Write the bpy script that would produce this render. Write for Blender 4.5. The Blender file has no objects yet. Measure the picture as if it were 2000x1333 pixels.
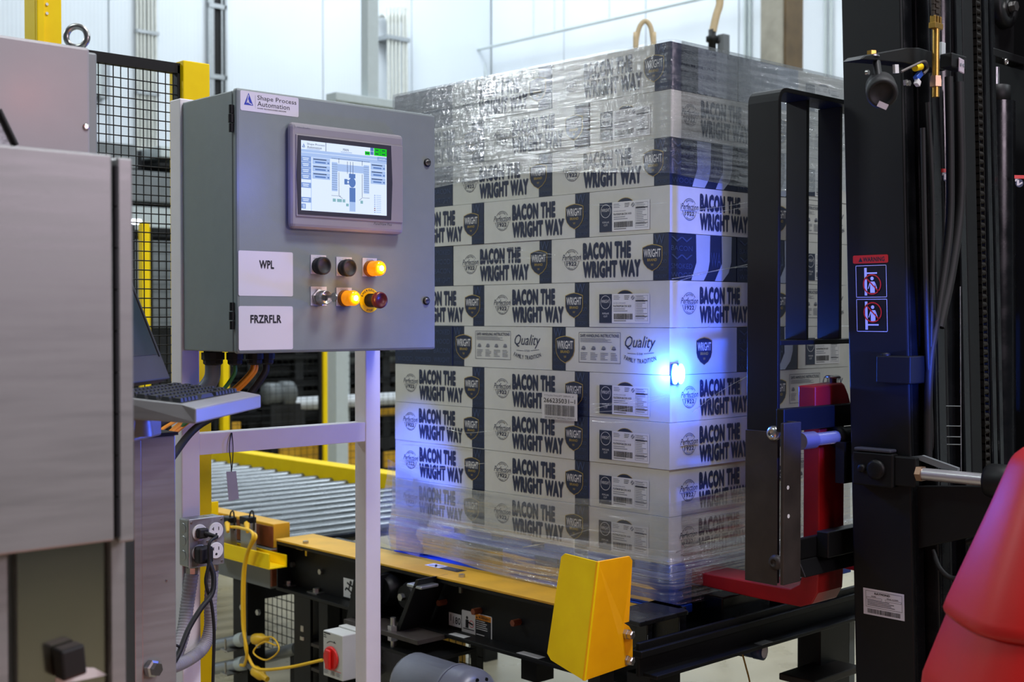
import bpy, bmesh, math, random
from mathutils import Vector as V, Matrix, noise
random.seed(7)
SC = bpy.context.scene
COL = SC.collection
# ------------------------------------------------------------------ camera, world, lights, exposure
F_PX, EYE = 2500.0, 1.5
YAW, PITCH = math.radians(43.2), math.atan(48.5 / 2500.0)
cam = bpy.data.objects.new('camera', bpy.data.cameras.new('camera'))
COL.objects.link(cam)
cam.location = (0, 0, EYE)
cam.rotation_euler = (math.pi / 2 - PITCH, 0, -YAW)
cam.data.sensor_width = 36.0
cam.data.lens = 36.0 * F_PX / 2000.0
cam.data.clip_start = 0.05
cam.data.dof.use_dof = True
cam.data.dof.focus_distance = 3.15
cam.data.dof.aperture_fstop = 4.5
SC.camera = cam
SC.view_settings.view_transform = 'Standard'
SC.view_settings.look = 'None'
SC.view_settings.gamma = 1.0
SC.view_settings.use_curve_mapping = False
SC.view_settings.exposure = 0.08
try:
    SC.cycles.use_denoising = True
    SC.cycles.max_bounces = 8
    SC.cycles.transparent_max_bounces = 12
    SC.cycles.caustics_reflective = False
    SC.cycles.caustics_refractive = False
    SC.cycles.sample_clamp_indirect = 4.0
except Exception:
    pass
w = bpy.data.worlds.new('world'); SC.world = w
w.use_nodes = True
w.node_tree.nodes['Background'].inputs[0].default_value = (0.62, 0.74, 0.90, 1)
w.node_tree.nodes['Background'].inputs[1].default_value = 0.07

FWD = V((math.sin(YAW), math.cos(YAW), 0)); RGT = V((math.cos(YAW), -math.sin(YAW), 0))
F3 = FWD * math.cos(PITCH) - V((0, 0, math.sin(PITCH))); U3 = V((0, 0, math.cos(PITCH))) + FWD * math.sin(PITCH)
EYEV = V((0, 0, EYE))
def ray(px, py): return F3 + RGT * ((px - 1000) / F_PX) - U3 * ((py - 666.5) / F_PX)
def aX(px, py, x): d = ray(px, py); return EYEV + d * (x / d.x)      # photo point -> point on the plane x = const
def aY(px, py, y): d = ray(px, py); return EYEV + d * (y / d.y)
def aZ(px, py, z): d = ray(px, py); return EYEV + d * ((z - EYE) / d.z)
def aD(px, py, D): d = ray(px, py); return EYEV + d * (D / d.dot(FWD))  # ... at a distance D ahead

def light(name, typ, loc, energy, color, size=1.0, size_y=None, target=None, **kw):
    d = bpy.data.lights.new(name, typ); d.energy = energy; d.color = color
    if typ == 'AREA':
        d.size = size
        if size_y: d.shape = 'RECTANGLE'; d.size_y = size_y
    else: d.shadow_soft_size = size
    for k, v in kw.items(): setattr(d, k, v)
    o = bpy.data.objects.new(name, d); COL.objects.link(o); o.location = loc
    if target is not None: o.rotation_euler = (V(target) - V(loc)).to_track_quat('-Z', 'Y').to_euler()
    return o
COOL = (0.86, 0.94, 1.0)
light('highbay_wall', 'AREA', (6.6, 8.6, 7.0), 190, COOL, 3.5, 1.2, (8.6, 9.8, 3.0))
light('highbay_side', 'AREA', (8.0, 4.5, 7.0), 165, COOL, 3.0, 1.2, (9.6, 5.0, 2.6))
light('highbay_far', 'AREA', (3.6, 7.4, 7.0), 85, COOL, 3.0, 1.2, (3.5, 9.5, 2.0))
light('highbay_mid', 'AREA', (4.6, 4.6, 6.8), 60, COOL, 2.0, 0.8, (4.2, 4.0, 0))
light('highbay_key', 'AREA', (2.6, 0.0, 6.4), 220, (0.95, 0.95, 1.0), 1.6, 0.7, (2.0, 2.6, 1.2))
light('highbay_left', 'AREA', (-1.6, 3.2, 6.2), 70, (0.84, 0.98, 1.0), 2.0, 0.8, (1.8, 3.0, 1.2))
light('film_glare_aisle', 'AREA', (-0.8, 6.4, 4.1), 60, COOL, 0.8, 0.3, (2.6, 2.8, 1.8))  # unseen lamp, set low to streak the top film with glare
light('film_sheen_rear', 'AREA', (6.2, -1.6, 5.6), 90, COOL, 1.0, 0.4, (3.0, 2.2, 1.4))  # unseen lamp added for sheen on the film's right face
light('aisle_fill', 'AREA', (2.2, -1.4, 2.6), 34, (1.0, 0.82, 0.97), 1.4, 0.8, (1.8, 2.7, 1.0))
light('blue_corner_fill', 'POINT', (2.678, 2.172, 1.345), 4.5, (0.03, 0.12, 1.0), 0.02)  # added blue point light, backs up the glow at the pallet corner
light('blue_corner_fill_side', 'POINT', (2.630, 2.225, 1.345), 2.6, (0.03, 0.14, 1.0), 0.015)  # second added point light, tints the left face beside that corner
light('blue_spot', 'SPOT', (1.75, 3.35, 2.0), 240, (0.05, 0.12, 1.0), 0.03, None, (2.66, 3.27, 0.90), spot_size=math.radians(21), spot_blend=0.9)  # no fixture: added to tint the lower left cartons blue
light('blue_truck_spot', 'SPOT', (2.62, 1.12, 1.40), 60, (0.02, 0.10, 1.0), 0.02, None, (2.715, 2.21, 1.46), spot_size=math.radians(52), spot_blend=0.5)
light('blue_bounce', 'SPOT', (2.60, 2.14, 1.345), 8, (0.06, 0.12, 1.0), 0.03, None, (1.4, 2.3, 1.32), spot_size=math.radians(120), spot_blend=0.6)  # added spot without a fixture, spreads blue over stand and tray
light('blue_tray_spot', 'SPOT', (2.55, 2.10, 1.345), 30, (0.06, 0.12, 1.0), 0.03, None, (1.35, 2.20, 1.32), spot_size=math.radians(30), spot_blend=0.6)  # narrow added spot, only there to turn the tray edge blue
light('blue_door_glow', 'POINT', (1.528, 2.42, 1.80), 0.40, (0.12, 0.16, 1.0), 0.03)  # unseen point light added to tint the door's left edge
light('red_tint_high', 'POINT', (1.02, 2.22, 1.93), 0.15, (1.0, 0.18, 0.12), 0.03)  # added red tint for the rear cabinet face, no fixture
light('red_tint_low', 'POINT', (0.95, 1.5, 0.5), 3.0, (1.0, 0.16, 0.12), 0.08)  # added red light without a lamp body, tints the pedestal
light('red_floor', 'POINT', (0.30, 1.30, 0.72), 0.5, (1.0, 0.12, 0.06), 0.05)  # small added red light, colours the foot of the front cabinet

# ------------------------------------------------------------------ materials
def lin(c):
    if isinstance(c, str):
        c = [int(c[i:i + 2], 16) / 255 for i in (0, 2, 4)]
    return tuple((v / 12.92 if v <= 0.04045 else ((v + 0.055) / 1.055) ** 2.4) for v in c) + (1,)
MATS = {}
def mat(name, col, rough=0.5, metal=0.0, var=0.06, scale=12.0, bump=0.0, bscale=200.0, spec=0.5, stretch=None, rvar=0.0, coat=0.0):
    if name in MATS: return MATS[name]
    m = bpy.data.materials.new(name); m.use_nodes = True
    nt = m.node_tree; N = nt.nodes; L = nt.links; b = N['Principled BSDF']
    c = lin(col)
    b.inputs['Roughness'].default_value = rough; b.inputs['Metallic'].default_value = metal
    b.inputs['Specular IOR Level'].default_value = spec; b.inputs['Coat Weight'].default_value = coat
    tc = N.new('ShaderNodeTexCoord'); mp = N.new('ShaderNodeMapping'); L.new(tc.outputs['Object'], mp.inputs[0])
    if stretch: mp.inputs['Scale'].default_value = stretch
    nz = N.new('ShaderNodeTexNoise'); nz.inputs['Scale'].default_value = scale; nz.inputs['Detail'].default_value = 5
    L.new(mp.outputs[0], nz.inputs['Vector'])
    mx = N.new('ShaderNodeMix'); mx.data_type = 'RGBA'
    lo = tuple(max(0, v * (1 - var * 2.2)) for v in c[:3]) + (1,); hi = tuple(min(1, v * (1 + var * 2.2)) for v in c[:3]) + (1,)
    mx.inputs[6].default_value = lo; mx.inputs[7].default_value = hi
    L.new(nz.outputs['Fac'], mx.inputs[0]); L.new(mx.outputs[2], b.inputs['Base Color'])
    if rvar:
        mr = N.new('ShaderNodeMapRange'); mr.inputs[1].default_value = 0.3; mr.inputs[2].default_value = 0.7
        mr.inputs[3].default_value = max(0.02, rough - rvar); mr.inputs[4].default_value = min(1, rough + rvar)
        L.new(nz.outputs['Fac'], mr.inputs[0]); L.new(mr.outputs[0], b.inputs['Roughness'])
    if bump:
        n2 = N.new('ShaderNodeTexNoise'); n2.inputs['Scale'].default_value = bscale; n2.inputs['Detail'].default_value = 3
        L.new(mp.outputs[0], n2.inputs['Vector'])
        bp = N.new('ShaderNodeBump'); bp.inputs['Strength'].default_value = bump; bp.inputs['Distance'].default_value = 0.002
        L.new(n2.outputs['Fac'], bp.inputs['Height']); L.new(bp.outputs[0], b.inputs['Normal'])
    MATS[name] = m
    return m
def emit(name, col, strength=1.0):
    if name in MATS: return MATS[name]
    m = bpy.data.materials.new(name); m.use_nodes = True
    b = m.node_tree.nodes['Principled BSDF']
    b.inputs['Base Color'].default_value = tuple(v * 0.2 for v in lin(col)[:3]) + (1,)
    b.inputs['Emission Color'].default_value = lin(col); b.inputs['Emission Strength'].default_value = strength
    b.inputs['Roughness'].default_value = 0.25
    MATS[name] = m
    return m
GREY = mat('grey_enamel', '7d8687', 0.42, 0, 0.03, 30, 0.10, 420)
PALE = mat('pale_enamel', 'b9c2c2', 0.45, 0, 0.03, 20, 0.05, 300)
WHITE = mat('white_enamel', 'e6e1e6', 0.4, 0, 0.03, 14, 0.04, 200)
STEEL = mat('brushed_stainless', '999999', 0.44, 0.45, 0.06, 6, 0.06, 90, stretch=(1, 1, 14), rvar=0.06)
GALV = mat('galvanised_steel', 'a9adaf', 0.4, 0.85, 0.10, 40, 0.05, 200, rvar=0.1)
ZINC = mat('zinc_bolt', 'b4b2ae', 0.28, 0.95, 0.08, 60)
CHROME = mat('chrome', 'e2e4e8', 0.08, 1.0, 0.02)
BLACK = mat('black_paint', '0b0c0d', 0.5, 0, 0.15, 20, 0.05, 300, spec=0.32)
BLACKG = mat('black_gloss_paint', '0d0e10', 0.24, 0, 0.15, 16, 0.05, 150, rvar=0.1)
WORN = mat('worn_black_steel', '3a3430', 0.5, 0.25, 0.30, 14, 0.08, 120)
RUBBER = mat('black_rubber', '0f0f10', 0.6, 0, 0.10, 40)
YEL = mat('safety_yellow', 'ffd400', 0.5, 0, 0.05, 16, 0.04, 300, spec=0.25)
YELO = mat('amber_lit_yellow', 'ffb000', 0.5, 0, 0.05, 25, 0.05, 400, spec=0.25)  # safety yellow with amber light put into the colour
YELW = mat('worn_yellow', 'd9a526', 0.5, 0, 0.16, 9, 0.05, 200, stretch=(1, 1, 1))
RUST = mat('rusted_orange_paint', '7a3f22', 0.6, 0, 0.2, 30)
RED = mat('fork_red', '9c1114', 0.4, 0, 0.14, 16, 0.05, 200)
REDP = mat('red_plastic', 'b40d04', 0.45, 0, 0.05, 10, 0.12, 500)
REDK = mat('red_knob', 'd8231f', 0.35, 0, 0.03)
NAVY = mat('navy_print', '1b2742', 0.5, 0, 0.08, 60)
NAVYL = mat('navy_print_light', '3a4a6c', 0.5, 0, 0.08, 60)
KRAFT = mat('white_cardboard', 'cfd0ca', 0.75, 0, 0.03, 25, 0.08, 260, spec=0.2)
PAPER = mat('white_paper', 'dcdcdc', 0.6, 0, 0.02, 30)
INK = mat('black_ink', '17171c', 0.6, 0, 0.02)
INKN = mat('navy_ink', '222c47', 0.6, 0, 0.05, 80)
INKG = mat('grey_ink', '7a7d86', 0.7, 0, 0.02)
GOLD = mat('gold_ink', 'b39a4c', 0.5, 0, 0.04)
LABEL = mat('label_sheet', 'd6d2dc', 0.35, 0, 0.02, 10)
BLUEP = mat('blue_pallet_paint', '1648b0', 0.55, 0, 0.12, 14, 0.1, 120)
BLUEI = mat('blue_ink', '2437a8', 0.5, 0, 0.02)
GREEN = mat('green_cable_sheath', '2f6b2b', 0.5)
ORANGE = mat('orange_cable_sheath', 'e08a12', 0.5)
YCAB = mat('yellow_cable_sheath', 'e8b81a', 0.45)
CONDUIT = mat('grey_flexible_conduit', '8b888c', 0.55, 0, 0.06, 30)
BEIGE = mat('beige_hose', 'c9b48c', 0.55, 0, 0.08, 20)
BRASS = mat('brass', 'b58f45', 0.35, 0.85, 0.08, 30)
CONCRETE = mat('sealed_concrete', 'a59d86', 0.32, 0, 0.10, 3, 0.03, 60, rvar=0.1)
GLASSD = mat('dusty_dark_glass', '1c2a30', 0.35, 0, 0.6, 9, stretch=(1, 1, 0.25), rvar=0.1)
OLIVE = mat('grey_motor_paint', '6c6f7a', 0.35, 0, 0.06, 20, 0.05, 100)
DARKM = mat('dark_machinery', '1f2022', 0.5, 0.1, 0.2, 12)
MIDG = mat('mid_grey_machinery', '6e7375', 0.5, 0, 0.1, 8)
WROLL = mat('white_film_roll', 'd6dade', 0.4)

# wall panel with fine ribs
def wall_mat(name, col, axis):
    m = mat(name, col, 0.45, 0, 0.02, 2)
    nt = m.node_tree; N = nt.nodes; L = nt.links
    wv = N.new('ShaderNodeTexWave'); wv.wave_type = 'BANDS'; wv.bands_direction = axis; wv.inputs['Scale'].default_value = 9.0
    tc = N.new('ShaderNodeTexCoord'); L.new(tc.outputs['Object'], wv.inputs['Vector'])
    bp = N.new('ShaderNodeBump'); bp.inputs['Strength'].default_value = 0.25; bp.inputs['Distance'].default_value = 0.004
    L.new(wv.outputs['Fac'], bp.inputs['Height']); L.new(bp.outputs[0], N['Principled BSDF'].inputs['Normal'])
    return m
WALLX = wall_mat('ribbed_wall_panel', 'd3dae0', 'X')
WALLY = mat('smooth_wall_panel', 'd9dfe5', 0.45, 0, 0.02, 2)

def film_mat(name, haze, gloss, sx, sz, strength, fine=0.25):
    m = bpy.data.materials.new(name); m.use_nodes = True
    nt = m.node_tree; N = nt.nodes; L = nt.links; N.remove(N['Principled BSDF']); out = N['Material Output']
    tc = N.new('ShaderNodeTexCoord'); mp = N.new('ShaderNodeMapping'); L.new(tc.outputs['UV'], mp.inputs[0]); mp.inputs['Scale'].default_value = (sx, sz, 1)
    nz = N.new('ShaderNodeTexNoise'); nz.inputs['Scale'].default_value = 1.0; nz.inputs['Detail'].default_value = 6; nz.inputs['Roughness'].default_value = 0.62; nz.inputs['Distortion'].default_value = 0.6
    L.new(mp.outputs[0], nz.inputs['Vector'])
    n2 = N.new('ShaderNodeTexNoise'); n2.inputs['Scale'].default_value = 45.0; n2.inputs['Detail'].default_value = 3
    L.new(tc.outputs['UV'], n2.inputs['Vector'])
    ad = N.new('ShaderNodeMath'); ad.operation = 'MULTIPLY_ADD'; ad.inputs[1].default_value = fine; L.new(n2.outputs['Fac'], ad.inputs[0]); L.new(nz.outputs['Fac'], ad.inputs[2])
    bp = N.new('ShaderNodeBump'); bp.inputs['Strength'].default_value = strength; bp.inputs['Distance'].default_value = 0.006
    L.new(ad.outputs[0], bp.inputs['Height'])
    gl = N.new('ShaderNodeBsdfGlossy'); gl.inputs['Roughness'].default_value = 0.15; L.new(bp.outputs[0], gl.inputs['Normal'])
    df = N.new('ShaderNodeBsdfDiffuse'); df.inputs[0].default_value = (0.72, 0.76, 0.82, 1)
    tr = N.new('ShaderNodeBsdfTransparent'); tr.inputs[0].default_value = (0.97, 0.98, 0.99, 1)
    rg = N.new('ShaderNodeMapRange'); rg.inputs[1].default_value = 0.45; rg.inputs[2].default_value = 0.75; rg.inputs[3].default_value = haze * 0.25; rg.inputs[4].default_value = haze
    L.new(nz.outputs['Fac'], rg.inputs[0])
    m1 = N.new('ShaderNodeMixShader'); L.new(rg.outputs[0], m1.inputs[0]); L.new(tr.outputs[0], m1.inputs[1]); L.new(df.outputs[0], m1.inputs[2])
    lw = N.new('ShaderNodeLayerWeight'); lw.inputs[0].default_value = 0.25
    mu = N.new('ShaderNodeMath'); mu.operation = 'MULTIPLY_ADD'; mu.inputs[1].default_value = gloss; mu.inputs[2].default_value = gloss * 0.12; mu.use_clamp = True; L.new(lw.outputs['Fresnel'], mu.inputs[0])
    m2 = N.new('ShaderNodeMixShader'); L.new(mu.outputs[0], m2.inputs[0]); L.new(m1.outputs[0], m2.inputs[1]); L.new(gl.outputs[0], m2.inputs[2])
    L.new(m2.outputs[0], out.inputs[0])
    MATS[name] = m
    return m
FILM_TOP = film_mat('clear_stretch_film', 0.13, 0.55, 5, 75, 0.55, 0.30)
FILM_LOW = film_mat('bunched_stretch_film', 0.36, 0.6, 1.6, 150, 0.8, 0.06)
FILM_MID = film_mat('loose_stretch_film', 0.16, 0.5, 1.8, 60, 0.6, 0.12)
FILM_ROPE = film_mat('twisted_stretch_film', 0.9, 0.5, 5, 60, 0.5)

# ------------------------------------------------------------------ object helpers
ORG = {}
def reg(o, p): ORG[o.name] = V(p)
def tag(o, label, cat, group=None, kind=None):
    if kind: o['kind'] = kind
    if label: o['label'] = label
    if cat: o['category'] = cat
    if group: o['group'] = group
    return o
def thing(name, label, cat, loc, group=None):
    o = bpy.data.objects.new(name, None); COL.objects.link(o); o.location = loc; o.empty_display_size = 0.05
    reg(o, loc); return tag(o, label, cat, group)
class MB:
    def __init__(s): s.v = []; s.f = []; s.m = []; s.sm = []
    def add(s, vs, fs, mi=0, smooth=False):
        n = len(s.v); s.v += [V(v) for v in vs]
        for f in fs: s.f.append([i + n for i in f]); s.m.append(mi); s.sm.append(smooth)
        return s
    def box(s, x0, x1, y0, y1, z0, z1, mi=0):
        x0, x1 = min(x0, x1), max(x0, x1); y0, y1 = min(y0, y1), max(y0, y1); z0, z1 = min(z0, z1), max(z0, z1)
        vs = [(x, y, z) for x in (x0, x1) for y in (y0, y1) for z in (z0, z1)]
        return s.add(vs, [(0, 1, 3, 2), (4, 6, 7, 5), (0, 4, 5, 1), (2, 3, 7, 6), (0, 2, 6, 4), (1, 5, 7, 3)], mi)
    def obox(s, o, a, b, c, mi=0):            # origin corner + three edge vectors
        o, a, b, c = V(o), V(a), V(b), V(c)
        if a.cross(b).dot(c) < 0: a, b = b, a
        vs = [o + a * i + b * j + c * k for i in (0, 1) for j in (0, 1) for k in (0, 1)]
        return s.add(vs, [(0, 1, 3, 2), (4, 6, 7, 5), (0, 4, 5, 1), (2, 3, 7, 6), (0, 2, 6, 4), (1, 5, 7, 3)], mi)
    def prism(s, poly, ext, mi=0):            # polygon in space, extruded by a vector
        p = [V(q) for q in poly]; e = V(ext); n = len(p)
        nn = sum(((p[i] - p[0]).cross(p[(i + 1) % n] - p[0]) for i in range(1, n - 1)), V((0, 0, 0)))
        if nn.dot(e) > 0: p = p[::-1]
        vs = p + [q + e for q in p]
        fs = [tuple(range(n)), tuple(range(2 * n - 1, n - 1, -1))] + [(i, i + n, (i + 1) % n + n, (i + 1) % n) for i in range(n)]
        return s.add(vs, fs, mi)
    def tube(s, pts, r, n=10, mi=0, caps=True, smooth=True, rib=None):
        pts = [V(p) for p in pts]; k = len(pts); rr = r if isinstance(r, (list, tuple)) else [r] * k
        t0 = (pts[1] - pts[0]).normalized(); up = V((0, 0, 1)) if abs(t0.z) < 0.9 else V((1, 0, 0))
        nrm = t0.cross(up).normalized(); vs = []
        for i, p in enumerate(pts):
            t = (pts[min(i + 1, k - 1)] - pts[max(i - 1, 0)]).normalized()
            nrm = (nrm - t * nrm.dot(t)).normalized(); bi = t.cross(nrm)
            for j in range(n):
                a = 2 * math.pi * j / n; vs.append(p + (nrm * math.cos(a) + bi * math.sin(a)) * rr[i])
        fs = [(i * n + j, i * n + (j + 1) % n, (i + 1) * n + (j + 1) % n, (i + 1) * n + j) for i in range(k - 1) for j in range(n)]
        s.add(vs, fs, mi, smooth)
        if caps: s.add(vs[:n], [tuple(range(n - 1, -1, -1))], mi); s.add(vs[-n:], [tuple(range(n))], mi)
        return s
    def cyl(s, p0, p1, r, n=16, mi=0, r2=None, smooth=True): return s.tube([p0, p1], [r, r if r2 is None else r2], n, mi, True, smooth)
    def lathe(s, c, axis, prof, n=20, mi=0, smooth=True):   # prof = (radius, distance along the axis)
        a = V(axis).normalized(); u = a.orthogonal().normalized(); v = a.cross(u); c = V(c); vs = []
        for r, d in prof:
            for j in range(n):
                t = 2 * math.pi * j / n; vs.append(c + a * d + (u * math.cos(t) + v * math.sin(t)) * max(r, 1e-5))
        fs = [(i * n + j, i * n + (j + 1) % n, (i + 1) * n + (j + 1) % n, (i + 1) * n + j) for i in range(len(prof) - 1) for j in range(n)]
        s.add(vs, fs, mi, smooth)
        s.add(vs[:n], [tuple(range(n - 1, -1, -1))], mi); s.add(vs[-n:], [tuple(range(n))], mi)
        return s
    def hexnut(s, c, axis, r, h, mi=0): return s.cyl(c, V(c) + V(axis).normalized() * h, r, 6, mi, None, False)
    def build(s, name, mats, parent=None, bevel=0.0, seg=2, label=None, kind=None):
        if not isinstance(mats, (list, tuple)): mats = [mats]
        org = ORG[parent.name] if parent is not None else V((0, 0, 0))
        me = bpy.data.meshes.new(name)
        me.from_pydata([tuple(v - org) for v in s.v], [], s.f)
        for m in mats: me.materials.append(m)
        for p, mi, sm in zip(me.polygons, s.m, s.sm): p.material_index = min(mi, len(mats) - 1); p.use_smooth = sm
        me.update()
        o = bpy.data.objects.new(name, me); COL.objects.link(o)
        if parent is not None: o.parent = parent
        reg(o, org)
        if bevel:
            b = o.modifiers.new('bevel', 'BEVEL'); b.width = bevel; b.segments = seg; b.limit_method = 'ANGLE'; b.angle_limit = math.radians(40)
            b.harden_normals = False
        if label: o['label'] = label
        if kind: o['kind'] = kind
        return o
def box(name, m, parent, x0, x1, y0, y1, z0, z1, bevel=0.0, **k): return MB().box(x0, x1, y0, y1, z0, z1).build(name, m, parent, bevel, **k)
def struct(o): o['kind'] = 'structure'; return o
def spline(pts, n=8):
    p = [V(q) for q in pts]; out = []
    q = [p[0] * 2 - p[1]] + p + [p[-1] * 2 - p[-2]]
    for i in range(1, len(q) - 2):
        for k in range(n):
            t = k / n
            out.append(0.5 * ((2 * q[i]) + (q[i + 1] - q[i - 1]) * t + (2 * q[i - 1] - 5 * q[i] + 4 * q[i + 1] - q[i + 2]) * t * t + (3 * q[i] - q[i - 1] - 3 * q[i + 1] + q[i + 2]) * t ** 3))
    return out + [p[-1]]

# ------------------------------------------------------------------ flat print (lettering and signs lie on the surface)
_tx = {}
def text_geo(sv, bold, shear):
    k = (sv, bold, shear)
    if k in _tx: return _tx[k]
    cu = bpy.data.curves.new('t', 'FONT'); cu.body = sv; cu.size = 1; cu.resolution_u = 2; cu.shear = shear; cu.space_character = 1.0 + bold * 1.6; cu.fill_mode = 'FRONT'
    ob = bpy.data.objects.new('t', cu)
    me = bpy.data.meshes.new_from_object(ob)
    vs = [(v.co.x, v.co.y) for v in me.vertices]; fs = [tuple(p.vertices) for p in me.polygons]
    bpy.data.objects.remove(ob); bpy.data.curves.remove(cu); bpy.data.meshes.remove(me)
    if bold > 0.005:                       # heavier strokes: the outline widened all round
        n = len(vs); v2 = []; f2 = []
        k = 8 if bold > 0.03 else 4
        for q in range(k):
            a = 2 * math.pi * (q + 0.5) / k; o = (bold * math.cos(a) * 1.1, bold * math.sin(a) * 1.1)
            f2 += [tuple(i + q * n for i in f) for f in fs]; v2 += [(x + o[0], y + o[1]) for x, y in vs]
        vs, fs = v2, f2
    _tx[k] = (vs, fs); return _tx[k]
class Print:
    def __init__(s, step=0.00025): s.v = []; s.f = []; s.m = []; s.mats = []; s.step = step
    def mi(s, m):
        if m not in s.mats: s.mats.append(m)
        return s.mats.index(m)
    def add(s, vs, fs, m, lay, k=1):
        n = len(s.v); per = max(1, len(vs) // k); s.v += [(x, y, (lay + 0.1 * (i // per)) * s.step) for i, (x, y) in enumerate(vs)]
        for f in fs:
            a = sum(vs[f[i]][0] * vs[f[(i + 1) % len(f)]][1] - vs[f[(i + 1) % len(f)]][0] * vs[f[i]][1] for i in range(len(f)))
            f = f if a >= 0 else tuple(reversed(f))
            s.f.append([i + n for i in f]); s.m.append(s.mi(m))
        return s
    def poly(s, pts, m, lay=1): return s.add(pts, [tuple(range(len(pts)))], m, lay)
    def rect(s, x0, x1, y0, y1, m, lay=1): return s.poly([(x0, y0), (x1, y0), (x1, y1), (x0, y1)], m, lay)
    def rrect(s, x0, x1, y0, y1, r, m, lay=1, n=4):
        p = []
        for cx, cy, a0 in ((x1 - r, y0 + r, -90), (x1 - r, y1 - r, 0), (x0 + r, y1 - r, 90), (x0 + r, y0 + r, 180)):
            for i in range(n + 1):
                a = math.radians(a0 + 90 * i / n); p.append((cx + r * math.cos(a), cy + r * math.sin(a)))
        return s.poly(p, m, lay)
    def disc(s, cx, cy, rx, ry, m, lay=1, n=28): return s.poly([(cx + rx * math.cos(2 * math.pi * i / n), cy + ry * math.sin(2 * math.pi * i / n)) for i in range(n)], m, lay)
    def ring(s, cx, cy, r, wd, m, lay=1, n=32, a0=0, a1=360):
        vs = []
        for i in range(n + 1):
            a = math.radians(a0 + (a1 - a0) * i / n); vs += [(cx + r * math.cos(a), cy + r * math.sin(a)), (cx + (r - wd) * math.cos(a), cy + (r - wd) * math.sin(a))]
        return s.add(vs, [(2 * i, 2 * i + 1, 2 * i + 3, 2 * i + 2) for i in range(n)], m, lay)
    def frame(s, x0, x1, y0, y1, wd, m, lay=1):
        s.rect(x0, x1, y0, y0 + wd, m, lay); s.rect(x0, x1, y1 - wd, y1, m, lay); s.rect(x0, x0 + wd, y0, y1, m, lay); return s.rect(x1 - wd, x1, y0, y1, m, lay)
    def line(s, a, b, wd, m, lay=1):
        a, b = V(a + (0,)), V(b + (0,)); d = (b - a).normalized(); n = V((-d.y, d.x, 0)) * wd / 2
        return s.poly([tuple((a - n)[:2]), tuple((b - n)[:2]), tuple((b + n)[:2]), tuple((a + n)[:2])], m, lay)
    def text(s, t, x0, x1, y0, y1, m, lay=2, bold=0.02, shear=0.0):
        vs, fs = text_geo(t, bold, shear)
        if not vs: return s
        ax, bx = min(v[0] for v in vs), max(v[0] for v in vs); ay, by = min(v[1] for v in vs), max(v[1] for v in vs)
        return s.add([(x0 + (x - ax) / (bx - ax) * (x1 - x0), y0 + (y - ay) / (by - ay) * (y1 - y0)) for x, y in vs], fs, m, lay, 1 if bold <= 0.005 else 8 if bold > 0.03 else 4)
    def arc_text(s, t, cx, cy, r, a0, a1, h, m, lay=2, bold=0.03, inward=False):
        sc = h / 0.73; ws = []
        for ch in t:
            if ch == ' ': ws.append(0.35); continue
            vs, fs = text_geo(ch, bold, 0.0); ws.append(max(v[0] for v in vs) - min(v[0] for v in vs) + 0.12)
        tot = sum(ws); pos = 0.0
        for ch, wd in zip(t, ws):
            k = (pos + wd / 2) / tot; pos += wd
            if ch == ' ': continue
            vs, fs = text_geo(ch, bold, 0.0); a = math.radians(a0 + (a1 - a0) * k)
            ax, bx = min(v[0] for v in vs), max(v[0] for v in vs); mid = (ax + bx) / 2; rot = a - math.pi / 2 if not inward else a + math.pi / 2
            o = (cx + r * math.cos(a), cy + r * math.sin(a)); xs = abs(math.radians(a1 - a0)) * r / (tot * sc) * 0.94
            s.add([(o[0] + ((x - mid) * xs * math.cos(rot) - y * math.sin(rot)) * sc, o[1] + ((x - mid) * xs * math.sin(rot) + y * math.cos(rot)) * sc) for x, y in vs], fs, m, lay, 1 if bold <= 0.005 else 8 if bold > 0.03 else 4)
        return s
    def barcode(s, x0, x1, y0, y1, m, lay=2, n=34, seed=1):
        r = random.Random(seed); x = x0; u = (x1 - x0) / n
        while x < x1 - u:
            wd = u * r.choice((0.4, 0.7, 1.1)); s.rect(x, x + wd, y0, y1, m, lay); x += wd + u * r.choice((0.4, 0.7))
        return s
    def lines(s, x0, x1, y0, y1, n, m, lay=2, wd=0.35, seed=3):
        r = random.Random(seed); st = (y1 - y0) / n
        for i in range(n): s.rect(x0, x0 + (x1 - x0) * r.uniform(0.55, 1), y1 - st * (i + wd), y1 - st * i, m, lay)
        return s
    def mesh(s, name, origin, u, v):
        o, u, v = V(origin), V(u).normalized(), V(v).normalized(); n = u.cross(v)
        me = bpy.data.meshes.new(name); me.from_pydata([tuple(o + u * x + v * y + n * z) for x, y, z in s.v], [], s.f)
        for m in s.mats: me.materials.append(m)
        for p, mi in zip(me.polygons, s.m): p.material_index = mi
        me.update(); return me
    def place(s, name, parent, origin, u, v, label=None):
        org = ORG[parent.name] if parent is not None else V((0, 0, 0))
        o = bpy.data.objects.new(name, s.mesh(name, V(origin) - org, u, v)); COL.objects.link(o)
        if parent is not None: o.parent = parent
        reg(o, org)
        if label: o['label'] = label
        return o
XU, YU, ZU = V((1, 0, 0)), V((0, 1, 0)), V((0, 0, 1))
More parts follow.
